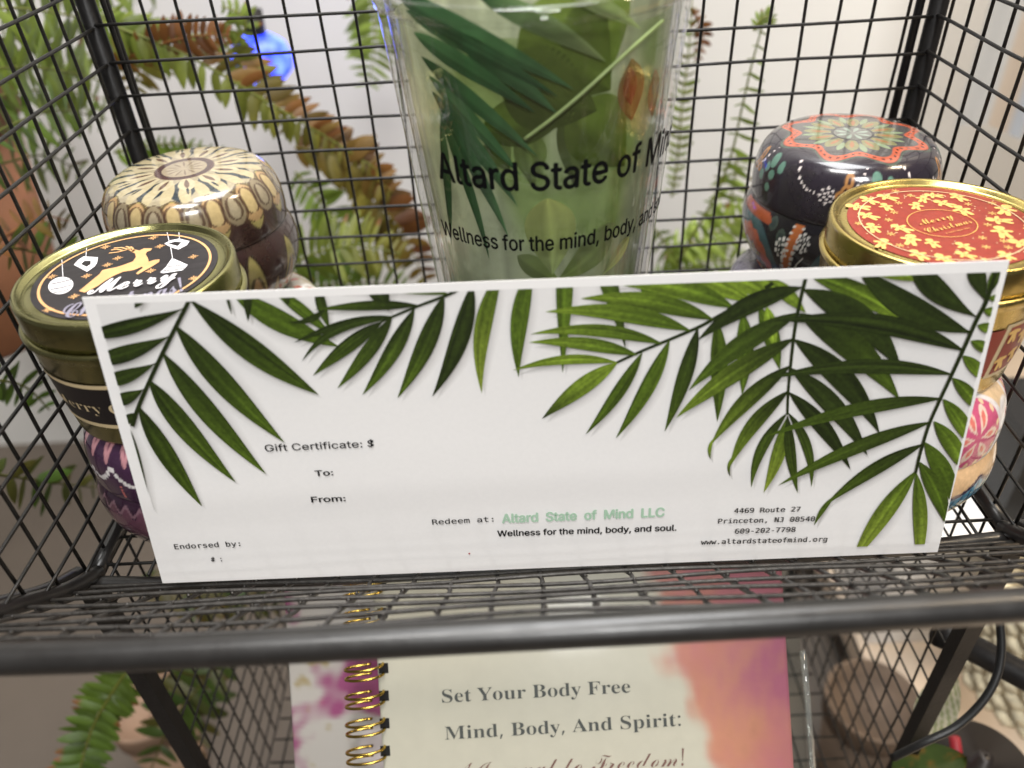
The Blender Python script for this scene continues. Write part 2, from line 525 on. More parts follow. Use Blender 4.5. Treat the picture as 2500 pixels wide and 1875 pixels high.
# light frond
S_(zC, [(845, 787), (1020, 706), (1200, 632), (1400, 546), (1500, 491), (1640, 412), (1760, 340), (1900, 250)], 10, DK)
L_(zC, 1945, 300, 1700, 150, 95, .0, LT, LT); L_(zC, 1860, 330, 1500, 150, 125, -.02, LT, LT); L_(zC, 1750, 370, 1190, 170, 140, -.05, LT, LT)
L_(zC, 1632, 415, 812, 255, 140, -.07, MD, LT); L_(zC, 1492, 495, 598, 355, 128, -.06, MD, LT); L_(zC, 1338, 570, 362, 444, 122, -.06, MD, LT)
L_(zC, 1152, 660, 262, 595, 92, -.07, MD, LT); L_(zC, 984, 735, 252, 650, 95, -.05, MD, LT); L_(zC, 845, 785, 142, 840, 72, -.07, LT, LT)
L_(zC, 847, 787, 340, 1166, 125, -.02, LT, DK); L_(zC, 1016, 720, 634, 1272, 92, .03, MD, MD); L_(zC, 1200, 638, 838, 1298, 108, .03, MD, MD); L_(zC, 1392, 552, 1168, 1252, 108, .02, DK, MD)
# second frond (left of centre)
S_(zB, [(1230, 120), (1090, 190), (890, 266), (720, 336), (640, 372)], 8, DK)
L_(zB, 1092, 186, 325, 168, 95, -.06, MD, MD); L_(zB, 895, 262, 190, 292, 70, -.02, DK, MD); L_(zB, 260, 284, 20, 375, 45, .12, DK, DK)
L_(zB, 722, 336, 48, 515, 62, -.05, DK, DK); L_(zB, 650, 362, 104, 640, 62, -.13, DK, DK)
L_(zB, 645, 372, 178, 736, 100, -.02, DK, MD); L_(zB, 712, 340, 343, 822, 100, .02, DK, MD); L_(zB, 862, 285, 512, 866, 112, .03, DK, MD)
L_(zB, 1062, 195, 748, 888, 132, .03, DK, MD); L_(zB, 1256, 110, 982, 878, 132, .05, DK, DK)
# dark frond (right of centre)
L_(zD, 600, 150, 1204, 470, 108, .05, MD, LT); L_(zD, 582, 235, 1106, 670, 155, .08, DK, DK); L_(zD, 556, 365, 1096, 830, 150, .06, DK, MD)
L_(zD, 530, 505, 988, 1012, 128, .06, DK, DK); L_(zD, 510, 660, 922, 1130, 105, .05, DK, DK); L_(zD, 500, 790, 830, 1204, 85, .04, DK, DK)
L_(zD, 566, 222, 2, 512, 112, -.08, DK, DK); L_(zD, 552, 360, -42, 778, 120, -.06, DK, MD); L_(zD, 522, 500, -110, 926, 118, -.04, DK, LT)
S_(zD, [(592, 160), (560, 292), (530, 450), (510, 620), (495, 780), (490, 910)], 9, DK)
L_(zD, 507, 645, 78, 1070, 100, -.06, DK, LT); L_(zD, 90, 1040, 76, 1150, 20, -.1, LT, DK)
L_(zD, 497, 780, 180, 1190, 86, -.08, DK, LT); L_(zD, 190, 1140, 182, 1242, 16, -.1, LT, DK)
L_(zD, 487, 902, 296, 1300, 62, -.09, DK, MD); L_(zD, 490, 925, 362, 1330, 78, .03, MD, YG); L_(zD, 490, 915, 546, 1330, 60, -.02, DK, MD); L_(zD, 495, 900, 620, 1298, 52, .08, DK, MD)
# right frond
L_(zD, 1280, 175, 880, 135, 55, .0, LT, LT)
L_(zD, 1520, 385, 1130, 40, 115, .06, DK, DK, .6); L_(zD, 1476, 466, 850, 95, 138, .06, DK, DK, .5)
L_(zD, 1562, 300, 1470, 40, 90, 0, DK, DK, .6); L_(zD, 1572, 260, 1660, 40, 60, 0, MD, MD)
L_(zD, 1436, 562, 412, 404, 108, -.07, DK, DK); L_(zD, 1376, 692, 368, 716, 86, -.06, DK, DK); L_(zD, 1326, 822, 368, 1030, 84, -.05, DK, MD)
L_(zD, 1266, 948, 438, 1292, 88, -.04, DK, MD); L_(zD, 1222, 1068, 690, 1400, 84, -.05, DK, MD); L_(zD, 740, 1350, 634, 1506, 30, -.05, MD, MD)
L_(zD, 1182, 1215, 830, 1720, 110, -.02, MD, YG); L_(zD, 1184, 1225, 1190, 1760, 78, .03, MD, YG)
for (bx, by, tx, ty, wd) in ((1576, 278, 1665, 290, 42), (1550, 342, 1650, 380, 54), (1516, 425, 1640, 475, 56), (1480, 510, 1620, 600, 60), (1436, 590, 1580, 760, 66),
                             (1380, 710, 1550, 930, 72), (1330, 825, 1505, 1120, 82), (1280, 945, 1470, 1260, 88), (1230, 1058, 1410, 1440, 98), (1202, 1165, 1360, 1530, 88)):
    L_(zD, bx, by, tx, ty, wd, .04, MD, LT if by < 1000 else MD)
S_(zD, [(1612, 140), (1560, 300), (1508, 400), (1440, 552), (1372, 700), (1310, 832), (1252, 965), (1205, 1120), (1180, 1225)], 11, DK)
# left frond
L_(zA, 705, 275, -40, 478, 108, .03, DK, DK, .6); L_(zA, 608, 462, 0, 660, 118, .03, DK, DK, .6); L_(zA, 512, 645, 50, 800, 104, .04, DK, DK, .6)
L_(zA, 428, 822, 170, 930, 92, .03, DK, DK, .6); L_(zA, 378, 990, 250, 1070, 66, 0, DK, DK)
L_(zA, 735, 222, 1602, 862, 182, -.03, DK, MD, .5); L_(zA, 638, 398, 1372, 1185, 172, -.03, DK, MD); L_(zA, 552, 582, 1248, 1398, 158, -.03, DK, MD)
L_(zA, 462, 768, 1045, 1455, 160, -.03, DK, MD, .42); L_(zA, 386, 942, 815, 1615, 138, -.02, DK, MD); L_(zA, 300, 1040, 486, 1650, 130, -.06, DK, DK)
S_(zA, [(735, 215), (640, 400), (550, 580), (460, 772), (380, 960), (345, 1075)], 10, DK)


def leaf_grid(b, t, wd, bend, pk, n=18, m=5):
    """b, t in card metres; returns grid of points (n x m) along a bent blade"""
    b = np.asarray(b); t = np.asarray(t); d = t - b; L = np.linalg.norm(d); d = d / L; nn = np.array([-d[1], d[0]])
    s = np.linspace(0, 1, n)
    cen = b + np.outer(s * L, d) + np.outer(4 * bend * L * s * (1 - s), nn)
    e = math.log(.5) / math.log(pk)
    prof = np.sin(math.pi * s ** e) ** .92 * (1 - .25 * s)
    prof = np.maximum(prof / prof.max(), .0) * .5 * wd
    prof[0] = .04 * wd
    G = np.array([cen + np.outer(prof * k, nn) for k in np.linspace(-1, 1, m)])
    return G.transpose(1, 0, 2), s


def grid_faces(n, m, off=0):
    return [[off + i * m + j, off + i * m + j + 1, off + (i + 1) * m + j + 1, off + (i + 1) * m + j] for i in range(n - 1) for j in range(m - 1)]


def px_len(x, y, l):
    return l * np.linalg.norm(cuv(x + 20, y) - cuv(x - 20, y)) / 40.0


def trimmed(name, V, F, C, A, m, parent):
    me = mesh_np(name, V, F, False, C, A)
    bm = bmesh.new(); bm.from_mesh(me)
    cen = sum(pq) / 4
    for i in range(4):
        p, r = pq[i], pq[(i + 1) % 4]
        e = r - p; nv = np.array([e[1], -e[0]])
        if nv @ (p - cen) < 0: nv = -nv
        co = c3(np.array([p]), 0)[0]; no = cr * nv[0] + cu_ * nv[1]
        bmesh.ops.bisect_plane(bm, geom=bm.verts[:] + bm.edges[:] + bm.faces[:], plane_co=co, plane_no=no, clear_outer=True, dist=1e-7)
    bm.to_mesh(me); bm.free()
    return link(name, me, m, parent)


nu, nv = 60, 30
Ug, Vg = np.meshgrid(np.linspace(0, 1, nu), np.linspace(0, 1, nv), indexing='ij')
Pg = (pq[0] * ((1 - Ug) * (1 - Vg))[..., None] + pq[1] * (Ug * (1 - Vg))[..., None] + pq[2] * (Ug * Vg)[..., None] + pq[3] * ((1 - Ug) * Vg)[..., None])
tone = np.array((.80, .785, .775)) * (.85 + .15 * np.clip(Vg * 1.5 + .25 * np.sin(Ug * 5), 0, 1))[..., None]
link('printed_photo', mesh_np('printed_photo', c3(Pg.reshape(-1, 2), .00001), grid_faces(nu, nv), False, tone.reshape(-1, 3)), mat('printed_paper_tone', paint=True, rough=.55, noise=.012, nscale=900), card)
V, F, C, A = [], [], [], []
n0 = 0
for i, (b, t, wd, bend, c0, c1, pk) in enumerate(LEAVES):          # the printed photo's soft grey shadows
    off = np.array([px_len(*b, 9.), -px_len(*b, 15.)])
    G, s = leaf_grid(cuv(*b) + off * .4, cuv(*t) + off, px_len(*b, wd * 1.75), bend, pk, 14, 7)
    n, m_ = G.shape[:2]
    V.append(c3(G.reshape(-1, 2), .00002 + i * 1e-6)); F += grid_faces(n, m_, n0); n0 += n * m_
    k = 1 - np.abs(np.linspace(-1, 1, m_)); al = np.outer(np.sin(np.pi * s) ** .5, k ** 1.3) * .42
    al[0] = al[-1] = 0
    A.append(al.ravel()); C.append(np.tile((.33, .31, .29), (n * m_, 1)))
trimmed('printed_leaf_shade', np.vstack(V), F, np.vstack(C), np.concatenate(A), M_soft, card)

V, F, C = [], [], []
n0 = 0
lift = .00013
si = 0
for i, (b, t, wd, bend, c0, c1, pk) in enumerate(LEAVES):
    for (pts, swd, sc, at) in STEMS:
        if at == i:
            cc = curve([cuv(*p) for p in pts], 30)
            d = np.gradient(cc, axis=0); d /= np.linalg.norm(d, axis=1)[:, None]; nn = np.c_[-d[:, 1], d[:, 0]]
            hw = px_len(*pts[0], swd) / 2 * np.linspace(1.1, .7, 30)[::(1 if cc[0][1] > cc[-1][1] else -1)]
            G = np.stack([cc - nn * hw[:, None], cc + nn * hw[:, None]], 1)
            V.append(c3(G.reshape(-1, 2), lift + .000004 * i + 2e-6)); F += grid_faces(30, 2, n0); n0 += 60
            C.append(np.tile(sc * .8, (60, 1)))
    G, s = leaf_grid(cuv(*b), cuv(*t), px_len(*b, wd), bend, pk, 22, 9)
    n, m_ = G.shape[:2]
    V.append(c3(G.reshape(-1, 2), lift + .000004 * i)); F += grid_faces(n, m_, n0); n0 += n * m_
    k = np.linspace(-1, 1, m_)
    g = s[:, None, None] ** 1.5
    col = c0 * (1 - g) + c1 * g
    col = np.repeat(col, m_, 1)
    streak = 1 + .22 * rng.normal(0, 1, m_)[None, :, None] + .10 * rng.normal(0, 1, (n, m_))[:, :, None]
    vein = 1 + .35 * np.exp(-(k / .12) ** 2)[None, :, None]
    patch = 1 + .45 * np.exp(-((s - rng.uniform(.3, .8)) / .16) ** 2)[:, None, None] * (rng.random() > .35) * np.exp(-((k - rng.uniform(-.4, .4)) / .5) ** 2)[None, :, None]
    edge = 1 + .5 * np.maximum(0, k - .7)[None, :, None]
    C.append((col * streak * vein * patch * edge * rng.uniform(.85, 1.2)).reshape(-1, 3))
for (pts, swd, sc, at) in STEMS:
    if at >= len(LEAVES):
        cc = curve([cuv(*p) for p in pts], 30)
        d = np.gradient(cc, axis=0); d /= np.linalg.norm(d, axis=1)[:, None]; nn = np.c_[-d[:, 1], d[:, 0]]
        hw = px_len(*pts[0], swd) / 2
        G = np.stack([cc - nn * hw, cc + nn * hw], 1)
        V.append(c3(G.reshape(-1, 2), lift + .000004 * len(LEAVES))); F += grid_faces(30, 2, n0); n0 += 60
        C.append(np.tile(sc * .8, (60, 1)))
trimmed('printed_palm_leaves', np.vstack(V), F, np.vstack(C), None, M_print, card)

# greyish paper tone of the printed photo behind the upper left leaves
for (s, x0, y0, x1, y1, key, bold, cap, m) in (
        ('Gift Certificate: $', 649, 1101, 917, 1089, 'sans', .008, 23, M_ink),
        ('To:', 771, 1161, 815, 1158.5, 'sans', .020, 19, M_ink),
        ('From:', 762, 1225, 845, 1221.5, 'sans', .020, 19, M_ink),
        ('Endorsed by:', 428, 1339, 588, 1331, 'mono', .008, 16, M_ink),
        ('# :', 517, 1370, 543, 1368.5, 'mono', .008, 16, M_ink),
        ('Redeem at:', 1056, 1279, 1205, 1271.5, 'mono', .008, 17, M_ink),
        ('Altard  State  of  Mind  LLC', 1227, 1275, 1622, 1259, 'sans', .034, 30, M_sage),
        ('Wellness for the mind, body, and soul.', 1215, 1308, 1651, 1293.5, 'sans', .022, 20, M_ink),
        ('4469 Route 27', 1791, 1249.5, 1952, 1245.5, 'mono', .008, 16, M_ink),
        ('Princeton, NJ 08540', 1752, 1275, 1987, 1269, 'mono', .008, 16, M_ink),
        ('609-202-7798', 1793, 1299.5, 1940, 1295, 'mono', .008, 16, M_ink),
        ('www.altardstateofmind.org', 1710, 1326, 2017, 1318.5, 'mono', .008, 16, M_ink)):
    flat_text('printed_text', s, cpt(x0, y0), cpt(x1, y1), cn, m, card, key, None, bold, np.linalg.norm(cuv(x0, y0) - cuv(x0, y0 - cap)), .0006 if x0 > 1700 else .0003)
mb = MB(); p = cpt(1146, 1350)
mb.add([p + cn * .0003 + .00028 * (math.cos(a) * cr + math.sin(a) * cu_) for a in np.linspace(0, 6.28, 10)[:-1]], [list(range(9))])
mb.build('red_speck', M_redink, card, False)

# ================================================================== ACRYLIC CUP
CX, CYY = .0030, .0750
CUP_Z0 = ZF + .001
CUP_ZT = .1355


def cup_r(z): return .0274 + .0860 * (z - ZF)


cup = thing('acrylic_tumbler', (CX, CYY, CUP_Z0), 'tall clear acrylic tumbler with green leaf print and black lettering', 'tumbler')
mb = MB()
zz = np.linspace(CUP_Z0 + .002, CUP_ZT, 24)
mb.lathe([(0.001, CUP_Z0), (cup_r(CUP_Z0) - .002, CUP_Z0)] + [(cup_r(z), z) for z in zz] + [(cup_r(CUP_ZT) - .0006, CUP_ZT + .0008), (cup_r(CUP_ZT) - .0020, CUP_ZT + .0006)]
         + [(cup_r(z) - .0021, z) for z in zz[::-1]] + [(.001, CUP_Z0 + .002)], 128, center=(CX, CYY, 0))
mb.build('outer_wall', M_clear, cup)
mb = MB()
GAP = .0040
mb.lathe([(0.001, CUP_Z0 + .005)] + [(cup_r(z) - GAP + .0016, z) for z in np.linspace(CUP_Z0 + .005, CUP_ZT - .004, 24)]
         + [(cup_r(CUP_ZT) - .0022, CUP_ZT - .002)], 320, center=(CX, CYY, 0))
vv = mb.v[0]; an = np.arctan2(vv[:, 1] - CYY, vv[:, 0] - CX)
rp_ = 1 + .0060 * np.sin(an * 17 + 1.3 * np.sin(an * 5)) + .0035 * np.sin(an * 41)
vv[:, 0] = CX + (vv[:, 0] - CX) * rp_; vv[:, 1] = CYY + (vv[:, 1] - CYY) * rp_
mb.build('inner_wall', M_clear, cup)
mb = MB()
mb.lathe([(cup_r(CUP_ZT) - .0023, CUP_ZT - .0035), (cup_r(CUP_ZT) + .0004, CUP_ZT - .0030), (cup_r(CUP_ZT) + .0009, CUP_ZT - .001), (cup_r(CUP_ZT) + .0005, CUP_ZT + .0012), (cup_r(CUP_ZT) - .0022, CUP_ZT + .001)], 128, center=(CX, CYY, 0))
mb.build('rim', M_clear, cup)


def on_cone(x, y, dr):
    """front intersection of the picture ray with the cup's wall moved in by dr"""
    d = ray(x, y); d = d / np.linalg.norm(d)
    best = None
    for t in np.linspace(.10, .40, 400):
        p = CAM + d * t
        v = math.hypot(p[0] - CX, p[1] - CYY) - (cup_r(p[2]) - dr)
        if v <= 0:
            lo, hi = t - .0008, t
            for _ in range(24):
                mid = (lo + hi) / 2; p = CAM + d * mid
                if math.hypot(p[0] - CX, p[1] - CYY) - (cup_r(p[2]) - dr) > 0: lo = mid
                else: hi = mid
            return CAM + d * hi
    # past the silhouette: closest approach
    ts = np.linspace(.1, .4, 800); P = CAM + np.outer(ts, d)
    g = np.hypot(P[:, 0] - CX, P[:, 1] - CYY) - (cup_r(P[:, 2]) - dr)
    p = P[g.argmin()]; a = math.atan2(p[1] - CYY, p[0] - CX); r = cup_r(p[2]) - dr
    return np.array([CX + r * math.cos(a), CYY + r * math.sin(a), p[2]])


def th_z(x, y, dr=GAP):
    p = on_cone(x, y, dr); return np.array([math.atan2(p[1] - CYY, p[0] - CX) + math.pi / 2, p[2]])


def cone3(tz, dr):
    r = cup_r(tz[:, 1]) - dr; a = tz[:, 0] - math.pi / 2
    return np.c_[CX + r * np.cos(a), CYY + r * np.sin(a), tz[:, 1]]


# printed liner between the two walls
n_t, n_z = 200, 70
T, Zg = np.meshgrid(np.linspace(-math.pi, math.pi, n_t, endpoint=False), np.linspace(CUP_Z0 + .004, CUP_ZT - .006, n_z), indexing='ij')
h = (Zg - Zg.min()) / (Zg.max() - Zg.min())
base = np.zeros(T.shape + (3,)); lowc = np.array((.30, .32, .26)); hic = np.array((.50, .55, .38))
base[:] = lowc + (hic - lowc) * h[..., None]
st = np.interp((T + math.pi) / (2 * math.pi) * 90 % 90, np.arange(91), np.r_[rng.uniform(.72, 1.25, 90), 1])  # vertical streaks painted into the liner colour as reflections of the clear wall
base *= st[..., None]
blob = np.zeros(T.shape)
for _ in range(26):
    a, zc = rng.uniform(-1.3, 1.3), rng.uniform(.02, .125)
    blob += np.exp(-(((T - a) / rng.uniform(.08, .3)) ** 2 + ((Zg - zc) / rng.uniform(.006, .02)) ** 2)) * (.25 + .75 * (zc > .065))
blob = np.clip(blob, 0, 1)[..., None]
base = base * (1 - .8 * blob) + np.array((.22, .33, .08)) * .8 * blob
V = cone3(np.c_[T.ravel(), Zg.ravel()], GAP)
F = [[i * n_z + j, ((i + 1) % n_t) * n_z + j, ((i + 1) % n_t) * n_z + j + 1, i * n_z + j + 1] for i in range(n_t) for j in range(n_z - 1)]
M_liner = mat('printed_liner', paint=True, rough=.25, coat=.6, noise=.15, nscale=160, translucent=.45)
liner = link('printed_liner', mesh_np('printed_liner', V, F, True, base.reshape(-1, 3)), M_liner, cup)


def zE(x, y): return (800 + .42194 * x, .42194 * y)


def cup_leaf(mbx, bx, by, tx, ty, wd, bend, c0, c1, dr, pk=.4, n=20, m_=7):
    b = th_z(*zE(bx, by), dr); t = th_z(*zE(tx, ty), dr)
    R = cup_r((b[1] + t[1]) / 2)
    k = np.array([R, 1.0])
    G, s = leaf_grid(b * k, t * k, wd * .42194 / FPX * .27, bend, pk, n, m_)
    tz = G.reshape(-1, 2) / k
    V = cone3(tz, dr)
    g = s[:, None, None]; kk = np.linspace(-1, 1, m_)
    col = (c0 * (1 - g) + c1 * g) * np.ones((1, m_, 1))
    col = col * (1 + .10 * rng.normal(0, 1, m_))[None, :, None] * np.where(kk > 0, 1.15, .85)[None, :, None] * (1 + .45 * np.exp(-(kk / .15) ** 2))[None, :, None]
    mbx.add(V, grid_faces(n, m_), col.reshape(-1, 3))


EM, EM2, OL, PG, YL = (np.array(c) for c in ((.036, .110, .040), (.085, .205, .080), (.175, .255, .045), (.38, .48, .20), (.58, .62, .22)))
mb = MB()
for (a, b_, c, d, wd, be, c0, c1) in (
        (1150, 60, 1640, 520, 420, .0, OL, OL * .8), (1500, -40, 1640, 420, 330, .0, OL * 1.2, OL), (1000, 420, 1560, 640, 330, .0, OL * .7, OL * .6),
        (900, 760, 1500, 560, 200, .0, OL * .8, OL * .6), (1400, 640, 1720, 960, 300, .05, OL * 1.1, OL * .8), (930, 800, 1050, 990, 150, 0., OL, PG * .6),
        (1160, 760, 1190, 1085, 150, .0, OL * .8, PG * .8), (1380, 640, 1440, 1100, 120, .0, OL * .6, PG * .5), (1700, 600, 1650, 960, 120, -.05, OL, EM2),
        (1270, 1150, 1300, 1590, 250, .02, YL, PG), (1660, 1290, 1330, 1620, 170, .05, PG * .7, OL), (1745, 1370, 1590, 1590, 90, .0, YL, PG), (1100, 1480, 1350, 1640, 110, .0, PG * .6, OL)):
    cup_leaf(mb, a, b_, c, d, wd, be, c0, c1, GAP - .0004 - .00003 * wd / 100)
# red and orange flower petals
RD, ORG = np.array((.30, .085, .020)), np.array((.27, .17, .035))
cup_leaf(mb, 1760, 340, 1760, 700, 170, .0, ORG, ORG * .8, GAP - .0006, .5)
cup_leaf(mb, 1745, 385, 1755, 610, 85, .0, RD, RD * .8, GAP - .0008, .5)
cup_leaf(mb, 1895, 400, 1880, 680, 120, .0, ORG, ORG * .9, GAP - .0006, .5)
mb.build('broad_leaf_print', M_leafpaint, cup)
mb = MB()
for i, (a, b_, c, d, wd, be, c0, c1) in enumerate((
        (380, -60, 1428, 520, 120, .05, EM, EM2), (860, -40, 1612, 357, 105, .03, EM, PG), (1400, -40, 1812, 168, 70, .02, PG, PG * 1.3), (700, 180, 1330, 660, 110, .04, EM, EM2),
        (455, 60, 1340, 565, 85, .05, EM2, EM), (500, 190, 1205, 655, 105, .05, EM2, EM), (545, 330, 1217, 907, 95, .04, EM, EM2), (588, 440, 1118, 1018, 95, .04, EM2, EM2),
        (605, 530, 1102, 1198, 100, .04, EM, EM2), (640, 590, 1047, 1372, 92, .03, EM, EM2), (650, 650, 937, 1505, 72, .03, EM2 * .7, EM), (655, 690, 716, 1425, 70, .02, EM2 * .7, EM))):
    cup_leaf(mb, a, b_, c, d, wd * .82, be, c0, c1, GAP - .0012 - .00006 * i)
mb.build('palm_leaf_print', M_leafpaint, cup)
mb = MB()
pts = [th_z(*zE(x, y), GAP - .0022) for x, y in ((1940, 120), (1780, 260), (1600, 425), (1450, 560), (1300, 685), (1140, 805))]
mb.tube(curve(cone3(np.array(pts), GAP - .0022), 30), .00045, 6, PG * 1.1)
mb.build('palm_stem_print', M_leafpaint, cup)


def cup_text(s, x0, y0, x1, y1, cap, bold, frac=1.0):
    """letters wrapped round the cup; the baseline runs between two picture points, level on the cup"""
    a = th_z(x0, y0, 0); b = th_z(x1, y1, 0)
    V, F = text2d(s, 'sans', None, bold)
    bm = bmesh.new()
    vs_ = [bm.verts.new(p) for p in V]
    for f in F:
        try: bm.faces.new([vs_[i] for i in f])
        except ValueError: pass
    for _ in range(3):
        ed = [e for e in bm.edges if e.calc_length() > .16]
        if ed: bmesh.ops.subdivide_edges(bm, edges=ed, cuts=1)
    bmesh.ops.triangulate(bm, faces=bm.faces)
    bm.verts.index_update(); V = np.array([v.co[:] for v in bm.verts]); F = [[v.index for v in f.verts] for f in bm.faces]; bm.free()
    u = V[:, 0] / V[:, 0].max()
    tz = np.c_[a[0] + (b[0] - a[0]) * u / frac, a[1] + (b[1] - a[1]) * u / frac + V[:, 1] / .72 * cap]
    link('printed_lettering', mesh_np('printed_lettering', cone3(tz, -.00012 - V[:, 2]), F, False), M_ink, cup)


cup_text('Altard State of Mind', 1076, 434, 1590, 398, .0104, .018, .80)
cup_text('Wellness for the mind, body, and soul', 1084, 570, 1567, 546, .0062, .018, .80)

# ================================================================== TINS
def smooth(e0, e1, x):
    t = np.clip((x - e0) / (e1 - e0), 0, 1); return t * t * (3 - 2 * t)


def over(base, mask, col):
    return base * (1 - mask[..., None]) + np.asarray(col) * mask[..., None]


def dots(U, W, centers, rad, soft=.15):
    m = np.zeros(U.shape)
    for (a, b, r) in centers:
        rr = rad * r
        du = np.abs(U - a); sel = (du < rr * 1.6) & (np.abs(W - b) < rr * 1.6)
        if sel.any():
            d = np.hypot(U[sel] - a, W[sel] - b); m[sel] = np.maximum(m[sel], 1 - smooth(rr * (1 - soft), rr * (1 + soft), d))
    return m


MP_BODY = [(.0, 0), (.74, .0), (.79, .015), (.86, .07), (.95, .16), (1.02, .27), (1.045, .36), (1.04, .44), (1.01, .51), (.975, .555), (.965, .565)]
MP_LID = [(.968, .555), (.990, .575), (1.0, .62), (1.0, .70), (.985, .785), (.95, .86), (.90, .915), (.83, .955), (.74, .978), (.60, .988), (.40, .993), (.20, .995), (.0, .996)]


def resample(prof, n):
    p = curve([(a, b) for a, b in prof], 400)
    s = np.r_[0, np.cumsum(np.linalg.norm(np.diff(p, axis=0), axis=1))]
    q = np.linspace(0, s[-1], n)
    return np.c_[np.interp(q, s, p[:, 0]), np.interp(q, s, p[:, 1])], q


def painted_part(name, prof, R, H, loc, rot, n_t, n_s, fn, m, parent):
    p, s = resample(prof, n_s)
    th = np.linspace(0, 2 * math.pi, n_t, endpoint=False)
    T, K = np.meshgrid(th, np.arange(n_s), indexing='ij')
    r = np.maximum(p[K, 0], 0) * R; z = p[K, 1] * H
    V = np.c_[(loc[0] + r * np.cos(T + rot)).ravel(), (loc[1] + r * np.sin(T + rot)).ravel(), (loc[2] + z).ravel()]
    I = np.arange(n_t * n_s).reshape(n_t, n_s); I2 = np.roll(I, -1, 0)
    F = np.stack([I[:, :-1], I2[:, :-1], I2[:, 1:], I[:, 1:]], -1).reshape(-1, 4)
    C = fn(T, p[K, 0], p[K, 1], s[K] / s[-1])
    me = mesh_np(name, V, F, True, C.reshape(-1, 3))
    return link(name, me, m, parent)


def wrap(t): return (t + math.pi) % (2 * math.pi) - math.pi


def petal(T, rho, n, r0, r1, wf, phase=0.):
    """mask of n pointed petals between radii r0 and r1"""
    a = np.abs(wrap((T + phase) * n) / math.pi)               # 0 on the axis .. 1 between petals
    x = (rho - r0) / (r1 - r0)
    wid = wf * np.sin(np.pi * np.clip(x, 0, 1)) ** .7
    return np.where((x > 0) & (x < 1), 1 - smooth(wid - .10, wid + .02, a), 0)


def ring(rho, r, wd): return 1 - smooth(wd * .6, wd, np.abs(rho - r))


# unrolled radius on the lid: 0 centre .. 1.0 shoulder .. 1.45 lower edge
def lid_rho(r, z): return np.where(z > .86, r, .95 + (.86 - z) * 1.55)


def brown_lid(T, r, z, s):
    rho = lid_rho(r, z); c = np.zeros(T.shape + (3,)); c[:] = lin((158, 147, 122))
    c *= (1 + .10 * np.sin(T * 37 + rho * 40)[..., None] * np.cos(rho * 90)[..., None])
    c = over(c, petal(T, rho, 12, .36, .84, .95, .1), lin((49, 56, 61)))
    c = over(c, petal(T, rho, 24, .42, .90, .78, .05), lin((176, 163, 129)))
    c = over(c, petal(T, rho, 12, .27, .66, .78), lin((184, 172, 141)))
    c = over(c, petal(T, rho, 12, .34, .60, .26), lin((103, 81, 68)))
    c = over(c, ring(rho, .30, .035), lin((79, 53, 51)))
    c = over(c, 1 - smooth(.24, .28, rho), lin((156, 142, 118)))
    c = over(c, petal(T, rho, 12, .04, .22, .35), lin((120, 104, 89)))
    c = over(c, ring(rho, .26, .012), lin((68, 47, 47)))
    c = over(c, dots(np.mod(T * 14 / 6.2832, 1), rho, [(.5, .64, 1), (.5, .70, .7)], .05), lin((34, 43, 51)))
    # outer scallops
    out = smooth(1.02, 1.06, rho); c = over(c, out, lin((56, 37, 34)))
    for ph, r0, r1, wf, cc in ((0., .80, 1.26, .95, (153, 141, 86)), (0., .82, 1.17, .72, (168, 137, 96)), (0., .86, 1.08, .45, (177, 156, 111)),
                               (math.pi / 14, .84, 1.14, .62, (129, 116, 92)), (math.pi / 14, .89, 1.07, .36, (147, 135, 111))):
        a = np.abs(wrap((T + ph) * 14) / math.pi); x = np.clip((rho - r0) / (r1 - r0), 0, 1)
        wid = wf * np.sqrt(np.clip(1 - x ** 1.3, 0, 1)) * np.clip(x * 6, 0, 1) if r1 > 1.2 else wf * np.sqrt(np.clip(1 - (2 * x - 1) ** 2, 0, 1))
        c = over(c, np.where((x > 0) & (x < 1), ring(a, wid, .12), 0) * .8, lin((67, 47, 38)))
        c = over(c, np.where((x > 0) & (x < 1), 1 - smooth(wid - .12, wid - .04, a), 0), lin(cc))
    return c


def brown_body(T, r, z, s):
    c = np.zeros(T.shape + (3,)); c[:] = lin((56, 37, 34))
    v = s
    for n, ph, v0, v1, wf, cc in ((11, 0, .18, .95, .80, (147, 135, 82)), (11, 0, .18, .84, .62, (163, 130, 89)), (11, 0, .18, .66, .40, (147, 120, 79)), (11, math.pi / 11, .18, .80, .42, (122, 101, 70)), (11, math.pi / 11, .18, .6, .26, (103, 84, 60))):
        a = np.abs(wrap((T + ph) * n) / math.pi); x = np.clip((v - v0) / (v1 - v0), 0, 1)
        wid = wf * np.sqrt(np.clip(1 - x ** 1.6, 0, 1)) * np.clip(x * 2.5, 0, 1)
        c = over(c, np.where((x > 0) & (x < 1), ring(a, wid, .10), 0) * .8, lin((51, 36, 29)))
        c = over(c, np.where((x > 0) & (x < 1), 1 - smooth(wid - .10, wid - .03, a), 0), lin(cc))
    return c


def chain(n, u0, v0, u1, v1, bend, r0=1., r1=.5):
    out = []
    for i in range(n):
        t = i / max(1, n - 1); out.append((u0 + (u1 - u0) * t, v0 + (v1 - v0) * t + bend * 4 * t * (1 - t), r0 + (r1 - r0) * t))
    return out


def rosette(u, v, r, n): return [(u + r * math.cos(6.2832 * k / n), v + r * math.sin(6.2832 * k / n), 1.) for k in range(n)] + [(u + .45 * r * math.cos(6.2832 * k / 5), v + .45 * r * math.sin(6.2832 * k / 5), .8) for k in range(5)]


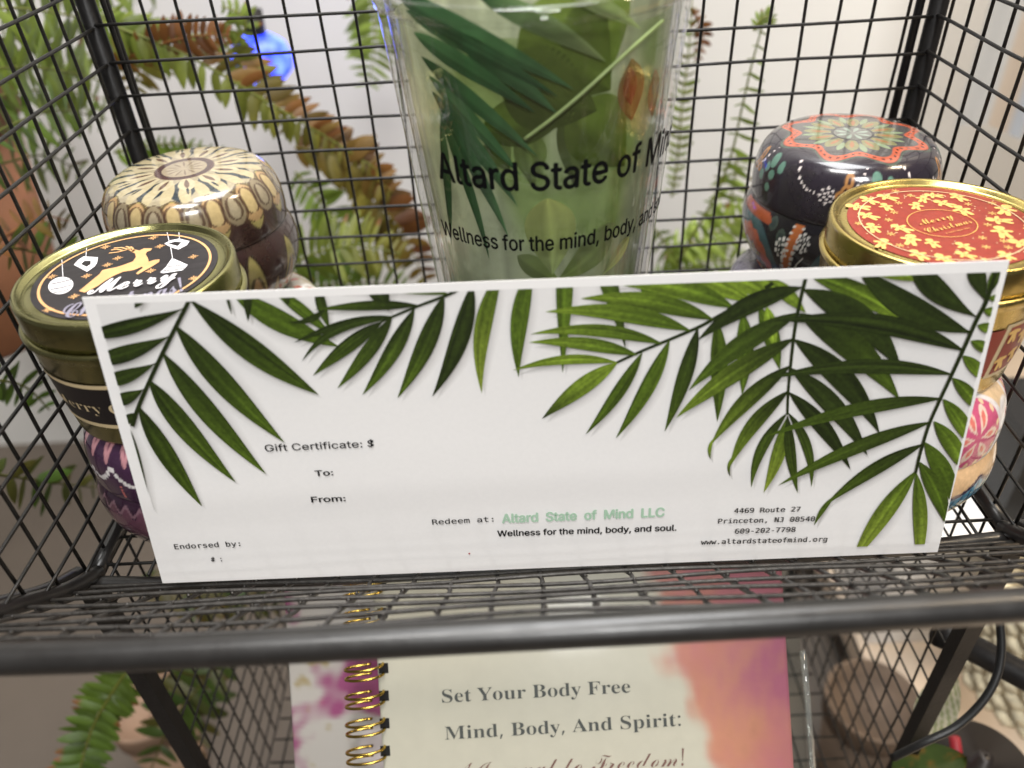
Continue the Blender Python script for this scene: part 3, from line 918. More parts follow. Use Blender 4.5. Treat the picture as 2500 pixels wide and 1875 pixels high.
def floral_lid(T, r, z, s):
    rho = lid_rho(r, z); c = np.zeros(T.shape + (3,)); c[:] = lin((44, 38, 46))
    lob = .66 + .075 * np.cos(T * 8)
    c = over(c, 1 - smooth(lob - .02, lob, rho), lin((80, 77, 76)))
    c = over(c, ring(rho, lob, .066), lin((178, 88, 62)))
    c = over(c, ring(rho, lob, .02) * (np.sin(T * 60) > .2), lin((90, 40, 30)))
    c = over(c, ring(rho, lob + .075, .018), lin((70, 80, 70)))
    c = over(c, petal(T, rho, 12, .16, .52, .8), lin((122, 120, 84)))
    c = over(c, petal(T, rho, 12, .24, .44, .30), lin((150, 104, 70)))
    c = over(c, petal(T, rho, 12, .30, .55, .35, math.pi / 12), lin((126, 140, 110)))
    c = over(c, 1 - smooth(.20, .22, rho), lin((104, 104, 98)))
    c = over(c, petal(T, rho, 8, .03, .19, .55), lin((138, 150, 138)))
    c = over(c, ring(rho, .21, .015), lin((40, 40, 44)))
    u = T * 1.0; tw = (1, .95)
    leaves = []
    for k in range(5):
        t0 = k * 1.2566
        leaves += [(t0 + .10, .92, 1.), (t0 + .02, .99, .85), (t0 + .14, 1.04, .9), (t0 + .25, .95, .8), (t0 - .05, 1.10, 1.0), (t0 + .12, 1.18, .8)]
    leaves = [(a % 6.2832, b, q) for a, b, q in leaves]
    c = over(c, dots(u, rho, leaves, .055), lin((98, 134, 118)))
    ch = []
    for k in range(5):
        t0 = k * 1.2566 + .45
        ch += chain(8, t0, .86, t0 + .28, 1.06, .05, 1, .6) + rosette(t0 + .42, 1.07, .075, 8) + rosette(t0 + .60, 1.05, .045, 6) + chain(6, t0 + .65, 1.0, t0 + .8, .84, .02)
    ch = [(a % 6.2832, b, q) for a, b, q in ch]
    c = over(c, dots(u, rho, ch, .017), lin((226, 214, 210)))
    sp = [((k * 1.2566 + 1.05 + d) % 6.2832, 1.0 + e, 1.) for k in range(5) for d, e in ((0, 0), (.06, .05), (-.05, .06), (.02, -.07))]
    c = over(c, dots(u, rho, sp, .05), lin((170, 120, 70)))
    c = over(c, dots(u, rho, [(a, b, 1) for a, b, _ in sp], .02), lin((60, 40, 36)))
    return c


def floral_body(T, r, z, s):
    c = np.zeros(T.shape + (3,)); c[:] = lin((27, 23, 29))
    rs = np.random.default_rng(3)
    lf = [(rs.uniform(0, 6.28), rs.uniform(.35, .98), rs.uniform(.5, 1.2)) for _ in range(150)]
    c = over(c, dots(T, s * 1.4, [(a, b * 1.4, q) for a, b, q in lf], .05, .1), lin((58, 68, 62)))
    c = over(c, dots(T, s * 1.4, [(a, b * 1.4, q) for a, b, q in lf], .03, .1), lin((44, 54, 54)))
    for k in range(5):
        t0 = k * 1.2566; du = wrap(T - t0); dv = (s - .66) * 1.6
        d = np.hypot(du, dv); an = np.arctan2(dv, du)
        c = over(c, 1 - smooth(.44, .47, d), lin((64, 92, 96)))
        lob = .33 + .025 * np.abs(np.sin(an * 7))
        c = over(c, 1 - smooth(lob, lob + .02, d), lin((196, 96, 60)))
        c = over(c, 1 - smooth(.23, .25, d + .05 * np.abs(np.sin(an * 5))), lin((56, 40, 62)))
        c = over(c, petal(an, d, 10, .05, .22, .75), lin((150, 130, 76)))
        c = over(c, 1 - smooth(.05, .07, d), lin((74, 100, 104)))
        ch = chain(16, .55, .58, .50, .98, .0, 1, .8); dd = wrap(T - t0 - .63 - .06 * np.sin(s * 7))
        c = over(c, np.where((s > .5) & (s < .98), 1 - smooth(.045, .06, np.abs(dd)), 0), lin((170, 96, 52)))
        c = over(c, np.where((s > .5) & (s < .98), ring(np.abs(dd), .05, .022) * (np.sin(s * 190) > -.1), 0), lin((190, 186, 180)))
        c = over(c, dots(wrap(T - t0), s * 1.4, rosette(.52, 1.18, .07, 9) + rosette(-.52, 1.26, .06, 8) + chain(9, -.6, .95, -.5, 1.15, .03), .015), lin((210, 206, 200)))
        m = np.where(np.abs(wrap(T - t0 + .02)) < .30 + .04 * np.cos(s * 60), smooth(.925, .935, s) * (1 - smooth(.985, .99, s)), 0)
        c = over(c, m, lin((150, 74, 44)))
    return c


def purple_lid(T, r, z, s):
    rho = lid_rho(r, z); c = np.zeros(T.shape + (3,)); c[:] = lin((66, 40, 66))
    c = over(c, petal(T, rho, 26, .62, .98, .6), lin((196, 140, 146)))
    c = over(c, petal(T, rho, 26, .66, .92, .18), lin((120, 70, 90)))
    ch = []
    for k in range(9):
        t0 = k * .698
        ch += chain(9, t0, 1.02, t0 + .33, 1.12, .09, 1.2, .8) + chain(9, t0 + .66, 1.02, t0 + .36, 1.12, .09, 1.2, .8) + chain(4, t0 + .345, 1.16, t0 + .345, 1.30, 0)
    c = over(c, dots(np.mod(T, 6.2832), rho, [(a % 6.2832, b, q) for a, b, q in ch], .024), lin((236, 230, 228)))
    c = over(c, dots(np.mod(T, 6.2832), rho, [((k * .698 + .05) % 6.2832, 1.2 + .04 * j, .7) for k in range(9) for j in range(4)], .022), lin((196, 110, 104)))
    return c


def purple_body(T, r, z, s):
    c = np.zeros(T.shape + (3,)); c[:] = lin((48, 26, 44))
    a = np.abs(wrap(T * 9) / math.pi)
    c = over(c, np.where((s > .80) & (s < .93 + .03 * np.cos(T * 36)), 1., 0) * (a < .8), lin((92, 58, 72)))
    c = over(c, ring(s, .94 + .02 * np.cos(T * 36), .012), lin((120, 90, 100)))
    rs = np.random.default_rng(5)
    lf = [(rs.uniform(0, 6.28), rs.uniform(.3, .78), rs.uniform(.3, 1.)) for _ in range(260)]
    c = over(c, dots(T, s, lf, .03, .2), lin((128, 92, 84))); c = over(c, dots(T, s, lf, .014, .2), lin((58, 36, 48)))
    c = over(c, dots(np.mod(T, 6.2832), s, [(k * .0873, .70 + .03 * math.cos(k * .9), .7) for k in range(72)], .012), lin((220, 210, 214)))
    c = over(c, dots(np.mod(T, 6.2832), s, [(k * .349 + .1, .56, 1) for k in range(18)], .045), lin((150, 104, 90)))
    return c


def bright_lid(T, r, z, s):
    rho = lid_rho(r, z); c = np.zeros(T.shape + (3,)); c[:] = lin((232, 200, 158))
    for off, wd, cc in ((.0, .060, (84, 156, 184)), (.085, .035, (228, 116, 104)), (.16, .055, (84, 156, 184))):
        f = .90 + off + .16 * np.cos(T * 6)
        c = over(c, ring(rho, f, wd), lin(cc))
        c = over(c, ring(rho, f + wd * .9, .012), lin((60, 54, 80)))
    f = 1.14 + .16 * np.cos(T * 6)
    c = over(c, dots(np.mod(T * 40 / 6.2832, 1), rho - f, [(.5, .05, 1)], .02), lin((120, 90, 70)))
    for k in range(6):
        t0 = k * 1.0472 + .52; du = wrap(T - t0); dv = rho - 1.05; d = np.hypot(du, dv); an = np.arctan2(dv, du)
        c = over(c, 1 - smooth(.40, .42, d), lin((238, 230, 228)))
        c = over(c, 1 - smooth(.33, .35, d), lin((206, 92, 128)))
        c = over(c, dots(np.mod(an * 16 / 6.2832, 1) * .13, d, [(.065, .31, 1.)], .03), lin((240, 210, 170)))
        c = over(c, petal(an, d, 6, .04, .28, .6), lin((236, 208, 190)))
        c = over(c, petal(an, d, 6, .10, .22, .35), lin((222, 122, 110)))
        for o, q in ((.52, 0), (-.52, 0), (.52, .2), (-.52, .2)):
            e = np.hypot((du - o) / .15, (dv - q + .05) / .10)
            c = over(c, 1 - smooth(.9, 1.1, e * .9), lin((240, 234, 232)))
            e2 = np.hypot((du - o - .03) / .05, (dv - q + .05) / .05)
            c = over(c, 1 - smooth(.8, 1., e2), lin((216, 120, 110)))
    return c


def bright_body(T, r, z, s):
    c = np.zeros(T.shape + (3,)); c[:] = lin((224, 186, 142))
    for k, (wd, cc) in enumerate(((.070, (80, 146, 176)), (.045, (206, 92, 92)), (.055, (206, 206, 216)), (.065, (84, 120, 160)))):
        f = .86 - k * .135 - .07 * np.abs(np.sin(T * 4.5))
        c = over(c, ring(s, f, wd), lin(cc)); c = over(c, ring(s, f + wd * .9, .014), lin((56, 50, 76)))
    c = over(c, (np.sin(T * 70) > .75) * ring(s, .86 - .07 * np.abs(np.sin(T * 4.5)), .06), lin((50, 100, 130)))
    a = np.abs(wrap(T * 9) / math.pi)
    c = over(c, np.where((s < .55) & (a < .3 * s / .55), 1., 0), lin((190, 90, 86)))
    return c


def pale_lid(T, r, z, s):
    rho = lid_rho(r, z); c = np.zeros(T.shape + (3,)); c[:] = lin((196, 184, 166))
    a = wrap(T * 10) / math.pi
    d = np.hypot(a * .3, (rho - .95))
    c = over(c, ring(d, .20, .035), lin((232, 226, 218))); c = over(c, 1 - smooth(.10, .13, d), lin((70, 110, 92))); c = over(c, ring(d, .12, .02), lin((196, 120, 96)))
    c = over(c, dots(np.mod(T * 20 / 6.2832, 1) * .3, rho, [(.15, 1.22, 1.), (.05, .70, .8)], .07), lin((200, 110, 86)))
    c = over(c, petal(T, rho, 20, 1.18, 1.5, .7, .1), lin((66, 112, 90)))
    c = over(c, petal(T, rho, 16, .25, .68, .6), lin((110, 150, 120)))
    return c


def pale_body(T, r, z, s):
    c = pale_lid(T, np.ones(T.shape), .86 - (1 - s) * .3, s); return c


def violet_lid(T, r, z, s):
    rho = lid_rho(r, z); c = np.zeros(T.shape + (3,)); c[:] = lin((70, 64, 84))
    c = over(c, petal(T, rho, 10, .5, 1.1, .85), lin((92, 86, 104)))
    c = over(c, (np.abs(np.sin(T * 12 + rho * 9)) < .10) * .7 * np.ones(T.shape), lin((46, 42, 58)))
    c = over(c, (np.abs(np.sin(T * 12 - rho * 9)) < .10) * .7 * np.ones(T.shape), lin((46, 42, 58)))
    c = over(c, ring(rho, 1.25, .07), lin((34, 32, 60)))
    return c


def violet_body(T, r, z, s):
    c = np.zeros(T.shape + (3,)); c[:] = lin((40, 36, 54)); c = over(c, petal(T, s, 14, .3, .95, .7), lin((60, 54, 76))); return c


TIN_H, TIN_R = .0455, .0290


def mandala_tin(x, y, z, label, fl, fb, rot=0., R=TIN_R, H=TIN_H, nt=420, ns=90, name='candle_tin'):
    t = thing(name, (x, y, z), label, 'candle tin', 'round patterned candle tins')
    painted_part('body', MP_BODY, R, H, (x, y, z), rot, nt, ns, fb, M_tinpaint, t)
    painted_part('lid', MP_LID, R * .985, H, (x, y, z), rot, nt, ns + 20, fl, M_tinpaint, t)
    return t


Z1 = ZF + .0008
Z2 = Z1 + TIN_H * .997
mandala_tin(-.1102, .1030, Z2, 'cream and brown mandala candle tin, upper one in the back left corner', brown_lid, brown_body, .35)
mandala_tin(-.1030, .0985, Z1, 'pale candle tin with green and coral motifs under the brown mandala tin', pale_lid, pale_body, .2, nt=240, ns=60)
mandala_tin(.1035, .1005, Z2, 'black candle tin with orange lobed ring and white dots, in the back right corner', floral_lid, floral_body, 3.3)
mandala_tin(.0985, .0995, Z1, 'dark violet candle tin underneath the black and orange floral tin', violet_lid, violet_body, 0., nt=240, ns=60)
mandala_tin(-.1090, .0445, Z1, 'dark purple candle tin with pink petals and white dots below the reindeer tin', purple_lid, purple_body, .1)
mandala_tin(.1075, .0405, Z1, 'peach, blue and coral patterned candle tin below the gingerbread tin', bright_lid, bright_body, .384, R=.0285)


def gold_tin(x, y, z0, R, H, label, mgold, R0):
    t = thing('gold_tin', (x, y, z0), label, 'gold tin', 'gold tins with festive labels')
    n = 128
    mb = MB(); zb = z0 + H * .765
    mb.lathe([(.001, z0), (R0 - .0015, z0), (R0 - .0004, z0 + .0004), (R0, z0 + .0016), (R - .0002, zb - .0026), (R + .0002, zb - .0016), (R + .0008, zb - .0004), (R + .0009, zb + .0004), (R + .0005, zb + .0011), (R - .0012, zb + .0012), (R - .0016, zb)], n, center=(x, y, 0))
    body = mb.build('body', mgold, t)
    mb = MB(); zt = z0 + H
    mb.lathe([(R - .0013, zb + .0013), (R - .0004, zb + .0014), (R - .0002, zb + .003), (R - .0002, zt - .0012), (R - .0005, zt - .0003), (R - .0011, zt), (R - .0019, zt - .0003), (R - .0024, zt - .0012), (R - .0032, zt - .0016), (R - .0046, zt - .0013), (R - .0052, zt - .0012), (.001, zt - .0012)], n, center=(x, y, 0))
    lid = mb.build('lid', mgold, t)
    return t, body, lid, zt - .0012, zb


def disc(name, x, y, z, r, col, m, parent, fn=None, nr=40, nt=160):
    rr = np.linspace(0, r, nr); th = np.linspace(0, 2 * math.pi, nt, endpoint=False)
    T, Rr = np.meshgrid(th, rr, indexing='ij')
    V = np.c_[(x + Rr * np.cos(T)).ravel(), (y + Rr * np.sin(T)).ravel(), np.full(T.size, z)]
    I = np.arange(nt * nr).reshape(nt, nr); I2 = np.roll(I, -1, 0)
    F = np.stack([I[:, :-1], I2[:, :-1], I2[:, 1:], I[:, 1:]], -1).reshape(-1, 4)
    X, Y = Rr * np.cos(T), Rr * np.sin(T)
    C = np.zeros(T.shape + (3,)); C[:] = col
    if fn is not None: C = fn(C, X, Y)
    return link(name, mesh_np(name, V, F, True, C.reshape(-1, 3)), m, parent)


def ring_mesh(name, x, y, z, r, wd, m, parent, n=96, sx=1., sy=1., rot=0.):
    mb = MB(); V = []; F = []
    for k in range(n):
        a = 6.28318 * k / n
        for q in (r - wd / 2, r + wd / 2):
            u, v = q * math.cos(a) * sx, q * math.sin(a) * sy
            V.append((x + u * math.cos(rot) - v * math.sin(rot), y + u * math.sin(rot) + v * math.cos(rot), z))
    for k in range(n): F.append([2 * k, 2 * k + 1, 2 * ((k + 1) % n) + 1, 2 * ((k + 1) % n)])
    mb.add(V, F); return mb.build(name, m, parent, False)


def poly_fill(mb, pts):
    """adds a filled outline (concave allowed) lying in one plane"""
    bm = bmesh.new(); vs_ = [bm.verts.new(p) for p in pts]; f = bm.faces.new(vs_)
    r = bmesh.ops.triangulate(bm, faces=[f]); bm.verts.index_update()
    mb.add([v.co[:] for v in bm.verts], [[v.index for v in q.verts] for q in bm.faces]); bm.free()


def stroke(mb, pts, wd, z):
    p = np.asarray(pts, float)[:, :2]; d = np.gradient(p, axis=0); d /= np.linalg.norm(d, axis=1)[:, None] + 1e-12
    nn = np.c_[-d[:, 1], d[:, 0]]; wd = np.broadcast_to(wd, len(p))[:, None] / 2
    V = np.empty((len(p) * 2, 3)); V[0::2, :2] = p - nn * wd; V[1::2, :2] = p + nn * wd; V[:, 2] = z
    mb.add(V, [[2 * i, 2 * i + 1, 2 * i + 3, 2 * i + 2] for i in range(len(p) - 1)])


M_copper = mat('copper_foil_ink', lin((222, 172, 118)), .4, noise=.08)
M_white_ink = mat('white_ink', lin((236, 234, 236)), .45)
M_lav = mat('lavender_grey_ink', lin((140, 136, 152)), .45)
M_cream = mat('cream_band', lin((214, 192, 150)), .4)
M_blackband = mat('black_band', lin((30, 25, 26)), .4)
M_redlabel = mat('red_label', lin((142, 50, 36)), .42, noise=.05)
M_biscuit = mat('biscuit_ink', lin((222, 178, 104)), .42, noise=.06)
M_goldink = mat('gold_ink', lin((224, 176, 92)), .4)

# --- left gold tin with the reindeer label
GX, GY = -.1090, .0445
GZ = Z2 + .0003
t, body, lid, zl, zb = gold_tin(GX, GY, GZ, .0286, .0765 - GZ, 'olive gold tin with black reindeer Merry Christmas label, on the purple tin', M_gold, .0262)
zl += .00015


def wood(C, X, Y):
    a = X * .94 + Y * .34; b = -X * .34 + Y * .94
    k = np.sin(b * 3600 + 5 * np.sin(a * 300)) * .5 + np.sin(b * 1500 + 2) * .5
    return C * (1 + .55 * np.clip(k, -.6, 1)[..., None] * (np.sin(a * 210 + b * 500) > -.2)[..., None])


disc('label', GX, GY, zl, .0236, lin((40, 36, 38)), M_label, t, wood)


def zF(x, y): return (.36157 * x, 500 + .36157 * y)
def gl(x, y, e=.0001): return onZ(*zF(x, y), zl + e)


rad = np.mean([math.hypot(*(gl(x, y)[:2] - np.array([GX, GY]))) for x, y in ((250, 640), (700, 270), (1380, 340), (470, 755))])
ring_mesh('label_ring', GX, GY, zl + .0001, rad, .0007, M_copper, t)
mb = MB()
deer = [(532, 582), (560, 560), (620, 510), (672, 468), (690, 442), (735, 430), (790, 420), (850, 400), (898, 382), (918, 352), (912, 328), (885, 316), (905, 300), (940, 308), (972, 294), (1028, 293), (1018, 308), (992, 318), (984, 334), (1000, 362), (1004, 384), (1040, 372), (1078, 368), (1074, 386), (1030, 414), (930, 470), (918, 462), (966, 424), (958, 418), (905, 440), (830, 452), (770, 478), (716, 508), (660, 548), (572, 592)]
poly_fill(mb, [gl(*p) for p in deer])
for st_ in ([(900, 316), (868, 300), (800, 318), (735, 326)], [(868, 300), (820, 288), (768, 292)], [(880, 304), (870, 286), (850, 280)], [(830, 308), (790, 300), (750, 305)], [(905, 312), (895, 292), (880, 282)]):
    stroke(mb, [gl(*p) for p in st_], .00055, zl + .0001)
mb.build('reindeer_print', M_copper, t, False)
mb = MB()
for (x, y) in ((1035, 222), (712, 285), (1080, 280), (1305, 350), (795, 360), (725, 405), (585, 480), (350, 485), (1018, 445), (1308, 495), (500, 618), (325, 708)):
    c = gl(x, y)[:2]
    for k in range(4):
        a = k * math.pi / 4 + .3; d = np.array([math.cos(a), math.sin(a)]) * .0014 * (1 if k % 2 == 0 else .75)
        stroke(mb, [c - d, c - d * .3, c + d * .3, c + d], .00030, zl + .00011)
mb.build('snowflake_print', M_copper, t, False)


def ornament(outline, line, dark, lines=()):
    mb = MB(); poly_fill(mb, [gl(*p) for p in outline]); stroke(mb, [gl(*p) for p in line], .00018, zl + .0001)
    o = mb.build('ornament_print', M_white_ink, t, False)
    for q in dark:
        mk = MB(); poly_fill(mk, [gl(*p, .00014) for p in q]); mk.build('ornament_pattern', M_blackband, o, False).matrix_parent_inverse = Matrix.Identity(4)
    for q, wd in lines:
        mk = MB(); stroke(mk, [gl(*p, .00014) for p in q], wd, zl + .00014); mk.build('ornament_stripe', M_blackband, o, False).matrix_parent_inverse = Matrix.Identity(4)


ornament(((498, 405), (530, 370), (565, 348), (662, 354), (655, 392), (640, 415), (588, 452)), ((585, 290), (580, 350)), [((548, 400), (570, 378), (612, 378), (612, 400), (585, 418))])
ornament(((1160, 362), (1178, 366), (1268, 405), (1250, 425), (1232, 442), (1100, 462), (1082, 455), (1120, 420)), ((1128, 185), (1155, 300), (1165, 362)), [], [(((1128, 418), (1180, 412), (1238, 405)), .0004), (((1102, 444), (1170, 440), (1242, 428)), .0004)])
ornament(((1110, 262), (1150, 240), (1210, 228), (1280, 245), (1262, 272), (1205, 302), (1150, 285)), ((1208, 185), (1212, 230)), [((1140, 262), (1180, 248), (1225, 252), (1200, 278))])
ornament([(410 + 84 * math.cos(a) + 10 * math.sin(a), 545 + 56 * math.sin(a) - 16 * math.cos(a)) for a in np.linspace(0, 6.28, 24)[:-1]], ((418, 370), (425, 485)), [], [(((345, 535), (410, 522), (478, 505)), .0005), (((340, 572), (410, 560), (480, 542)), .0005), (((362, 592), (410, 586), (465, 570)), .0004)])
flat_text('printed_text', 'Merry', gl(590, 612), gl(1195, 508), (0, 0, 1), M_white_ink, t, 'math', 'script', .010, 1.45 * np.linalg.norm(gl(690, 605) - gl(712, 505)), .00022)
flat_text('printed_text', 'Christmas!', gl(425, 775), gl(1240, 585), (0, 0, 1), M_lav, t, 'math', 'script', .008, 1.3 * np.linalg.norm(gl(450, 772) - gl(500, 650)), .00018)


def band(name, x, y, r, z0, z1, m, parent, a0=0., a1=6.28319, n=128):
    mb = MB(); V = []; F = []
    for k in range(n + 1):
        a = a0 + (a1 - a0) * k / n
        V += [(x + r(z0) * math.cos(a), y + r(z0) * math.sin(a), z0), (x + r(z1) * math.cos(a), y + r(z1) * math.sin(a), z1)]
    F = [[2 * k, 2 * k + 2, 2 * k + 3, 2 * k + 1] for k in range(n)]
    mb.add(V, F); return mb.build(name, m, parent)


def wall_r(R0, R, z0, zb, e): return lambda z: R0 + (R - .0002 - R0) * (z - z0 - .0016) / (zb - .0042 - z0) + e


fr_ = wall_r(.0262, .0286, GZ, zb, .00015)
b0, b1 = GZ + .0085, GZ + .0215
band('label_band', GX, GY, fr_, b0, b1, M_blackband, t)
fr2 = wall_r(.0262, .0286, GZ, zb, .00025)
band('band_border', GX, GY, fr2, b1 - .0002, b1 + .0011, M_cream, t); band('band_border', GX, GY, fr2, b0 - .0011, b0 + .0002, M_cream, t)


def cyl_text(s, a0, a1, z, cap, rf, m, parent, key='math', style='serif', bold=0., x=GX, y=GY):
    V, F = text2d(s, key, style, bold); u = V[:, 0] / V[:, 0].max(); zz = z + V[:, 1] / .72 * cap
    a = a0 + (a1 - a0) * u; r = np.array([rf(q) for q in zz]) + V[:, 2]
    link('printed_text', mesh_np('printed_text', np.c_[x + r * np.cos(a), y + r * np.sin(a), zz], F, False), m, parent)


cyl_text('Merry Christmas', -2.42, -.60, b0 + .0042, .0055, wall_r(.0262, .0286, GZ, zb, .0003), M_cream, t, bold=-.012)

# --- right gold tin with the gingerbread label
HX, HY = .1085, .0465
t2, body, lid, zl2, zb2 = gold_tin(HX, HY, GZ, .0286, .0765 - GZ, 'yellow gold tin with red gingerbread Merry Christmas label, on the peach patterned tin', M_gold2, .0262)
zl2 += .00015
disc('label', HX, HY, zl2, .0236, lin((142, 50, 36)), M_label, t2)
ring_mesh('label_ring', HX, HY, zl2 + .0002, .0206, .0003, M_cream, t2)
tx = unit((onZ(2330, 540, zl2) - onZ(2235, 562, zl2)) * [1, 1, 0]); trot = math.atan2(tx[1], tx[0])
ring_mesh('label_oval', HX, HY, zl2 + .0002, .0088, .00022, M_goldink, t2, sx=1.0, sy=.92, rot=trot)


def ginger(mb, x, y, s, rot, z):
    o = [(0, 1.15), (.28, 1.07), (.42, .85), (.36, .60), (.20, .46), (.45, .44), (.78, .34), (.84, .14), (.66, .02), (.36, .08), (.34, -.20), (.50, -.70), (.46, -.95), (.20, -1.0), (.06, -.70), (0, -.42)]
    o = o + [(-a, b) for a, b in o[1:-1][::-1]]
    poly_fill(mb, [(x + s * (a * math.cos(rot) - b * math.sin(rot)), y + s * (a * math.sin(rot) + b * math.cos(rot)), z) for a, b in o])


mb = MB(); mw = MB(); mr_ = MB()
pts = []
rg = random.Random(4)
tries = 0
while len(pts) < 44 and tries < 6000:
    tries += 1
    r = .0225 * math.sqrt(rg.random()); a = rg.uniform(0, 6.283)
    if r < .0108 or r > .0218: continue
    s = rg.choice((.0034, .0028, .0024, .0031)) if len(pts) < 26 else .0014
    p = (r * math.cos(a), r * math.sin(a), s)
    if all(math.hypot(p[0] - q[0], p[1] - q[1]) > (s + q[2]) * .92 for q in pts): pts.append(p)
for (x, y, s) in pts:
    if s > .0016:
        rt = trot + rg.uniform(-.9, .9); ginger(mb, HX + x, HY + y, s, rt, zl2 + .0001)
        for q in (.2, -.05): stroke(mr_, [(HX + x + s * (-.12 * math.cos(rt) - q * math.sin(rt)), HY + y + s * (-.12 * math.sin(rt) + q * math.cos(rt))), (HX + x + s * (.12 * math.cos(rt) - q * math.sin(rt)), HY + y + s * (.12 * math.sin(rt) + q * math.cos(rt)))], .0002, zl2 + .00016)
    else:
        for k in range(3):
            a = k * math.pi / 3; d = np.array([math.cos(a), math.sin(a)]) * s * .8; c = np.array([HX + x, HY + y]); stroke(mb, [c - d, c, c + d], .0003, zl2 + .0001)
for _ in range(110):
    r = .023 * math.sqrt(rg.random()); a = rg.uniform(0, 6.283)
    if r < .0095: continue
    c = (HX + r * math.cos(a), HY + r * math.sin(a)); mw.add([(c[0] + .00022 * math.cos(q), c[1] + .00022 * math.sin(q), zl2 + .00009) for q in np.linspace(0, 6.28, 7)[:-1]], [list(range(6))])
mb.build('gingerbread_print', M_biscuit, t2, False); mw.build('dot_print', M_cream, t2, False); mr_.build('button_print', M_redlabel, t2, False)
ty = np.array([-tx[1], tx[0], 0]); hc = np.array([HX, HY, zl2])
flat_text('printed_text', 'Merry', hc - tx * .0058 + ty * .0010, hc + tx * .0050 + ty * .0010, (0, 0, 1), M_goldink, t2, 'math', 'script', -.004, .0046, .0003)
flat_text('printed_text', 'Christmas', hc - tx * .0072 - ty * .0034, hc + tx * .0070 - ty * .0034, (0, 0, 1), M_goldink, t2, 'math', 'script', -.004, .0044, .0003)
flat_text('printed_text', '& HAPPY NEW YEAR', hc - tx * .0036 - ty * .0056, hc + tx * .0040 - ty * .0056, (0, 0, 1), M_goldink, t2, 'sans', None, 0., .0007, .0003)
band('side_label_border', HX, HY, wall_r(.0262, .0286, GZ, zb2, .00012), GZ + .006, GZ + .0240, M_cream, t2, -1.25, .9)
band('side_label', HX, HY, wall_r(.0262, .0286, GZ, zb2, .00022), GZ + .0072, GZ + .0228, M_redlabel, t2, -1.19, .84)
band('side_label', HX, HY, wall_r(.0262, .0286, GZ, zb2, .00022), GZ + .0072, GZ + .0228, M_redlabel, t2, -3.0, -1.25)
mb = MB()
for k in range(22):
    a = -1.12 + (k % 11) * .18; z = GZ + (.0112 if k < 11 else .0185) + (k % 3) * .0009
    rr = wall_r(.0262, .0286, GZ, zb2, .00034)(z)
    tmp = MB(); ginger(tmp, 0, 0, .0028, rg.uniform(-.5, .5), 0)
    v = tmp.v[0]; aa = a + v[:, 0] / rr
    mb.add(np.c_[HX + rr * np.cos(aa), HY + rr * np.sin(aa), z + v[:, 1]], tmp.f)
mb.build('gingerbread_print', M_biscuit, t2, False)

# ================================================================== NOTEBOOK ON THE LOWER SHELF
BD = .262                                        # distance along the view axis where the cover was measured
b_r = unit(RM @ np.array([1, -.060, .0])); b_d = unit(RM @ np.array([.060, 1, .0])); b_n = np.cross(b_r, -b_d)
b_org = onD(1300, 1600, BD)


def bpt(x, y, lift=0.): return on_plane(x, y, b_org, b_n) + b_n * lift


bk_tl, bk_tr = bpt(905, 1345), bpt(1902, 1285)
WB = np.linalg.norm(bk_tr - bk_tl); HB = .150
book = thing('spiral_notebook', tuple(bk_tl + b_r * WB / 2 + b_d * HB), 'cream spiral notebook with pink and orange watercolour corner on lower shelf', 'notebook')
nx, ny = 150, 130
U, Vv = np.meshgrid(np.linspace(0, 1, nx), np.linspace(0, 1, ny), indexing='ij')
P3 = bk_tl + U[..., None] * WB * b_r + Vv[..., None] * HB * b_d


def fbm(u, v, seed, f0=3., oct_=5):
    rs = np.random.default_rng(seed); o = np.zeros(u.shape); a = 1.
    for k in range(oct_):
        f = f0 * 1.9 ** k
        for _ in range(4):
            th_ = rs.uniform(0, 6.28); o += a * .25 * np.sin((u * math.cos(th_) + v * math.sin(th_)) * f * 2.2 + rs.uniform(0, 6.28) + 1.3 * o)
        a *= .55
    return o


n1 = fbm(U * 2.4 + Vv * 1.2, Vv * 1.5 - U, 2); n2 = fbm(U * 3 + Vv * 2, Vv * 2.2 - U * 1.2, 9, 5)
cov = np.zeros(U.shape + (3,)); cov[:] = lin((200, 196, 178))
edge_u = .60 + .30 * np.clip(Vv * 1.35, 0, 1) ** 1.1 + .07 * fbm(U * 2.2, Vv * 2.2 * HB / WB, 4)
mk1 = smooth(0, .07, U - edge_u)
warm = np.array(lin((200, 140, 114))); pink = np.array(lin((156, 92, 110))); rosec = np.array(lin((184, 114, 108)))
g = np.clip((U - .80) * 3.4 - Vv * 1.6 + .75 + .45 * n2, 0, 1)[..., None]; g2 = smooth(.2, .9, .5 + .7 * n1)[..., None]
wc = (warm * (1 - g) + pink * g) * (1 - .4 * g2) + rosec * .4 * g2
wc = wc * (1 + .12 * n2[..., None])
cov = cov * (1 - mk1[..., None]) + wc * mk1[..., None]
cov *= (1 + .015 * n2[..., None])
V = np.concatenate([P3.reshape(-1, 3), (P3 - b_n * .0012).reshape(-1, 3)])
I = np.arange(nx * ny).reshape(nx, ny)
F = np.stack([I[:-1, :-1], I[:-1, 1:], I[1:, 1:], I[1:, :-1]], -1).reshape(-1, 4).tolist()
off = nx * ny
bd = list(I[:, 0]) + list(I[-1, 1:]) + list(I[-2::-1, -1]) + list(I[0, -2:0:-1])
F += [[bd[i], bd[(i + 1) % len(bd)], bd[(i + 1) % len(bd)] + off, bd[i] + off] for i in range(len(bd))]
link('front_cover', mesh_np('front_cover', V, F, True, np.concatenate([cov.reshape(-1, 3)] * 2)), mat('laminated_cover', paint=True, rough=.28, coat=.3, noise=.02, nscale=200), book)
mb = MB(); ctr = bk_tl + b_r * (WB / 2 - .001) + b_d * HB / 2 - b_n * .0075
rotb = np.stack([b_r, b_d, b_n], 1)
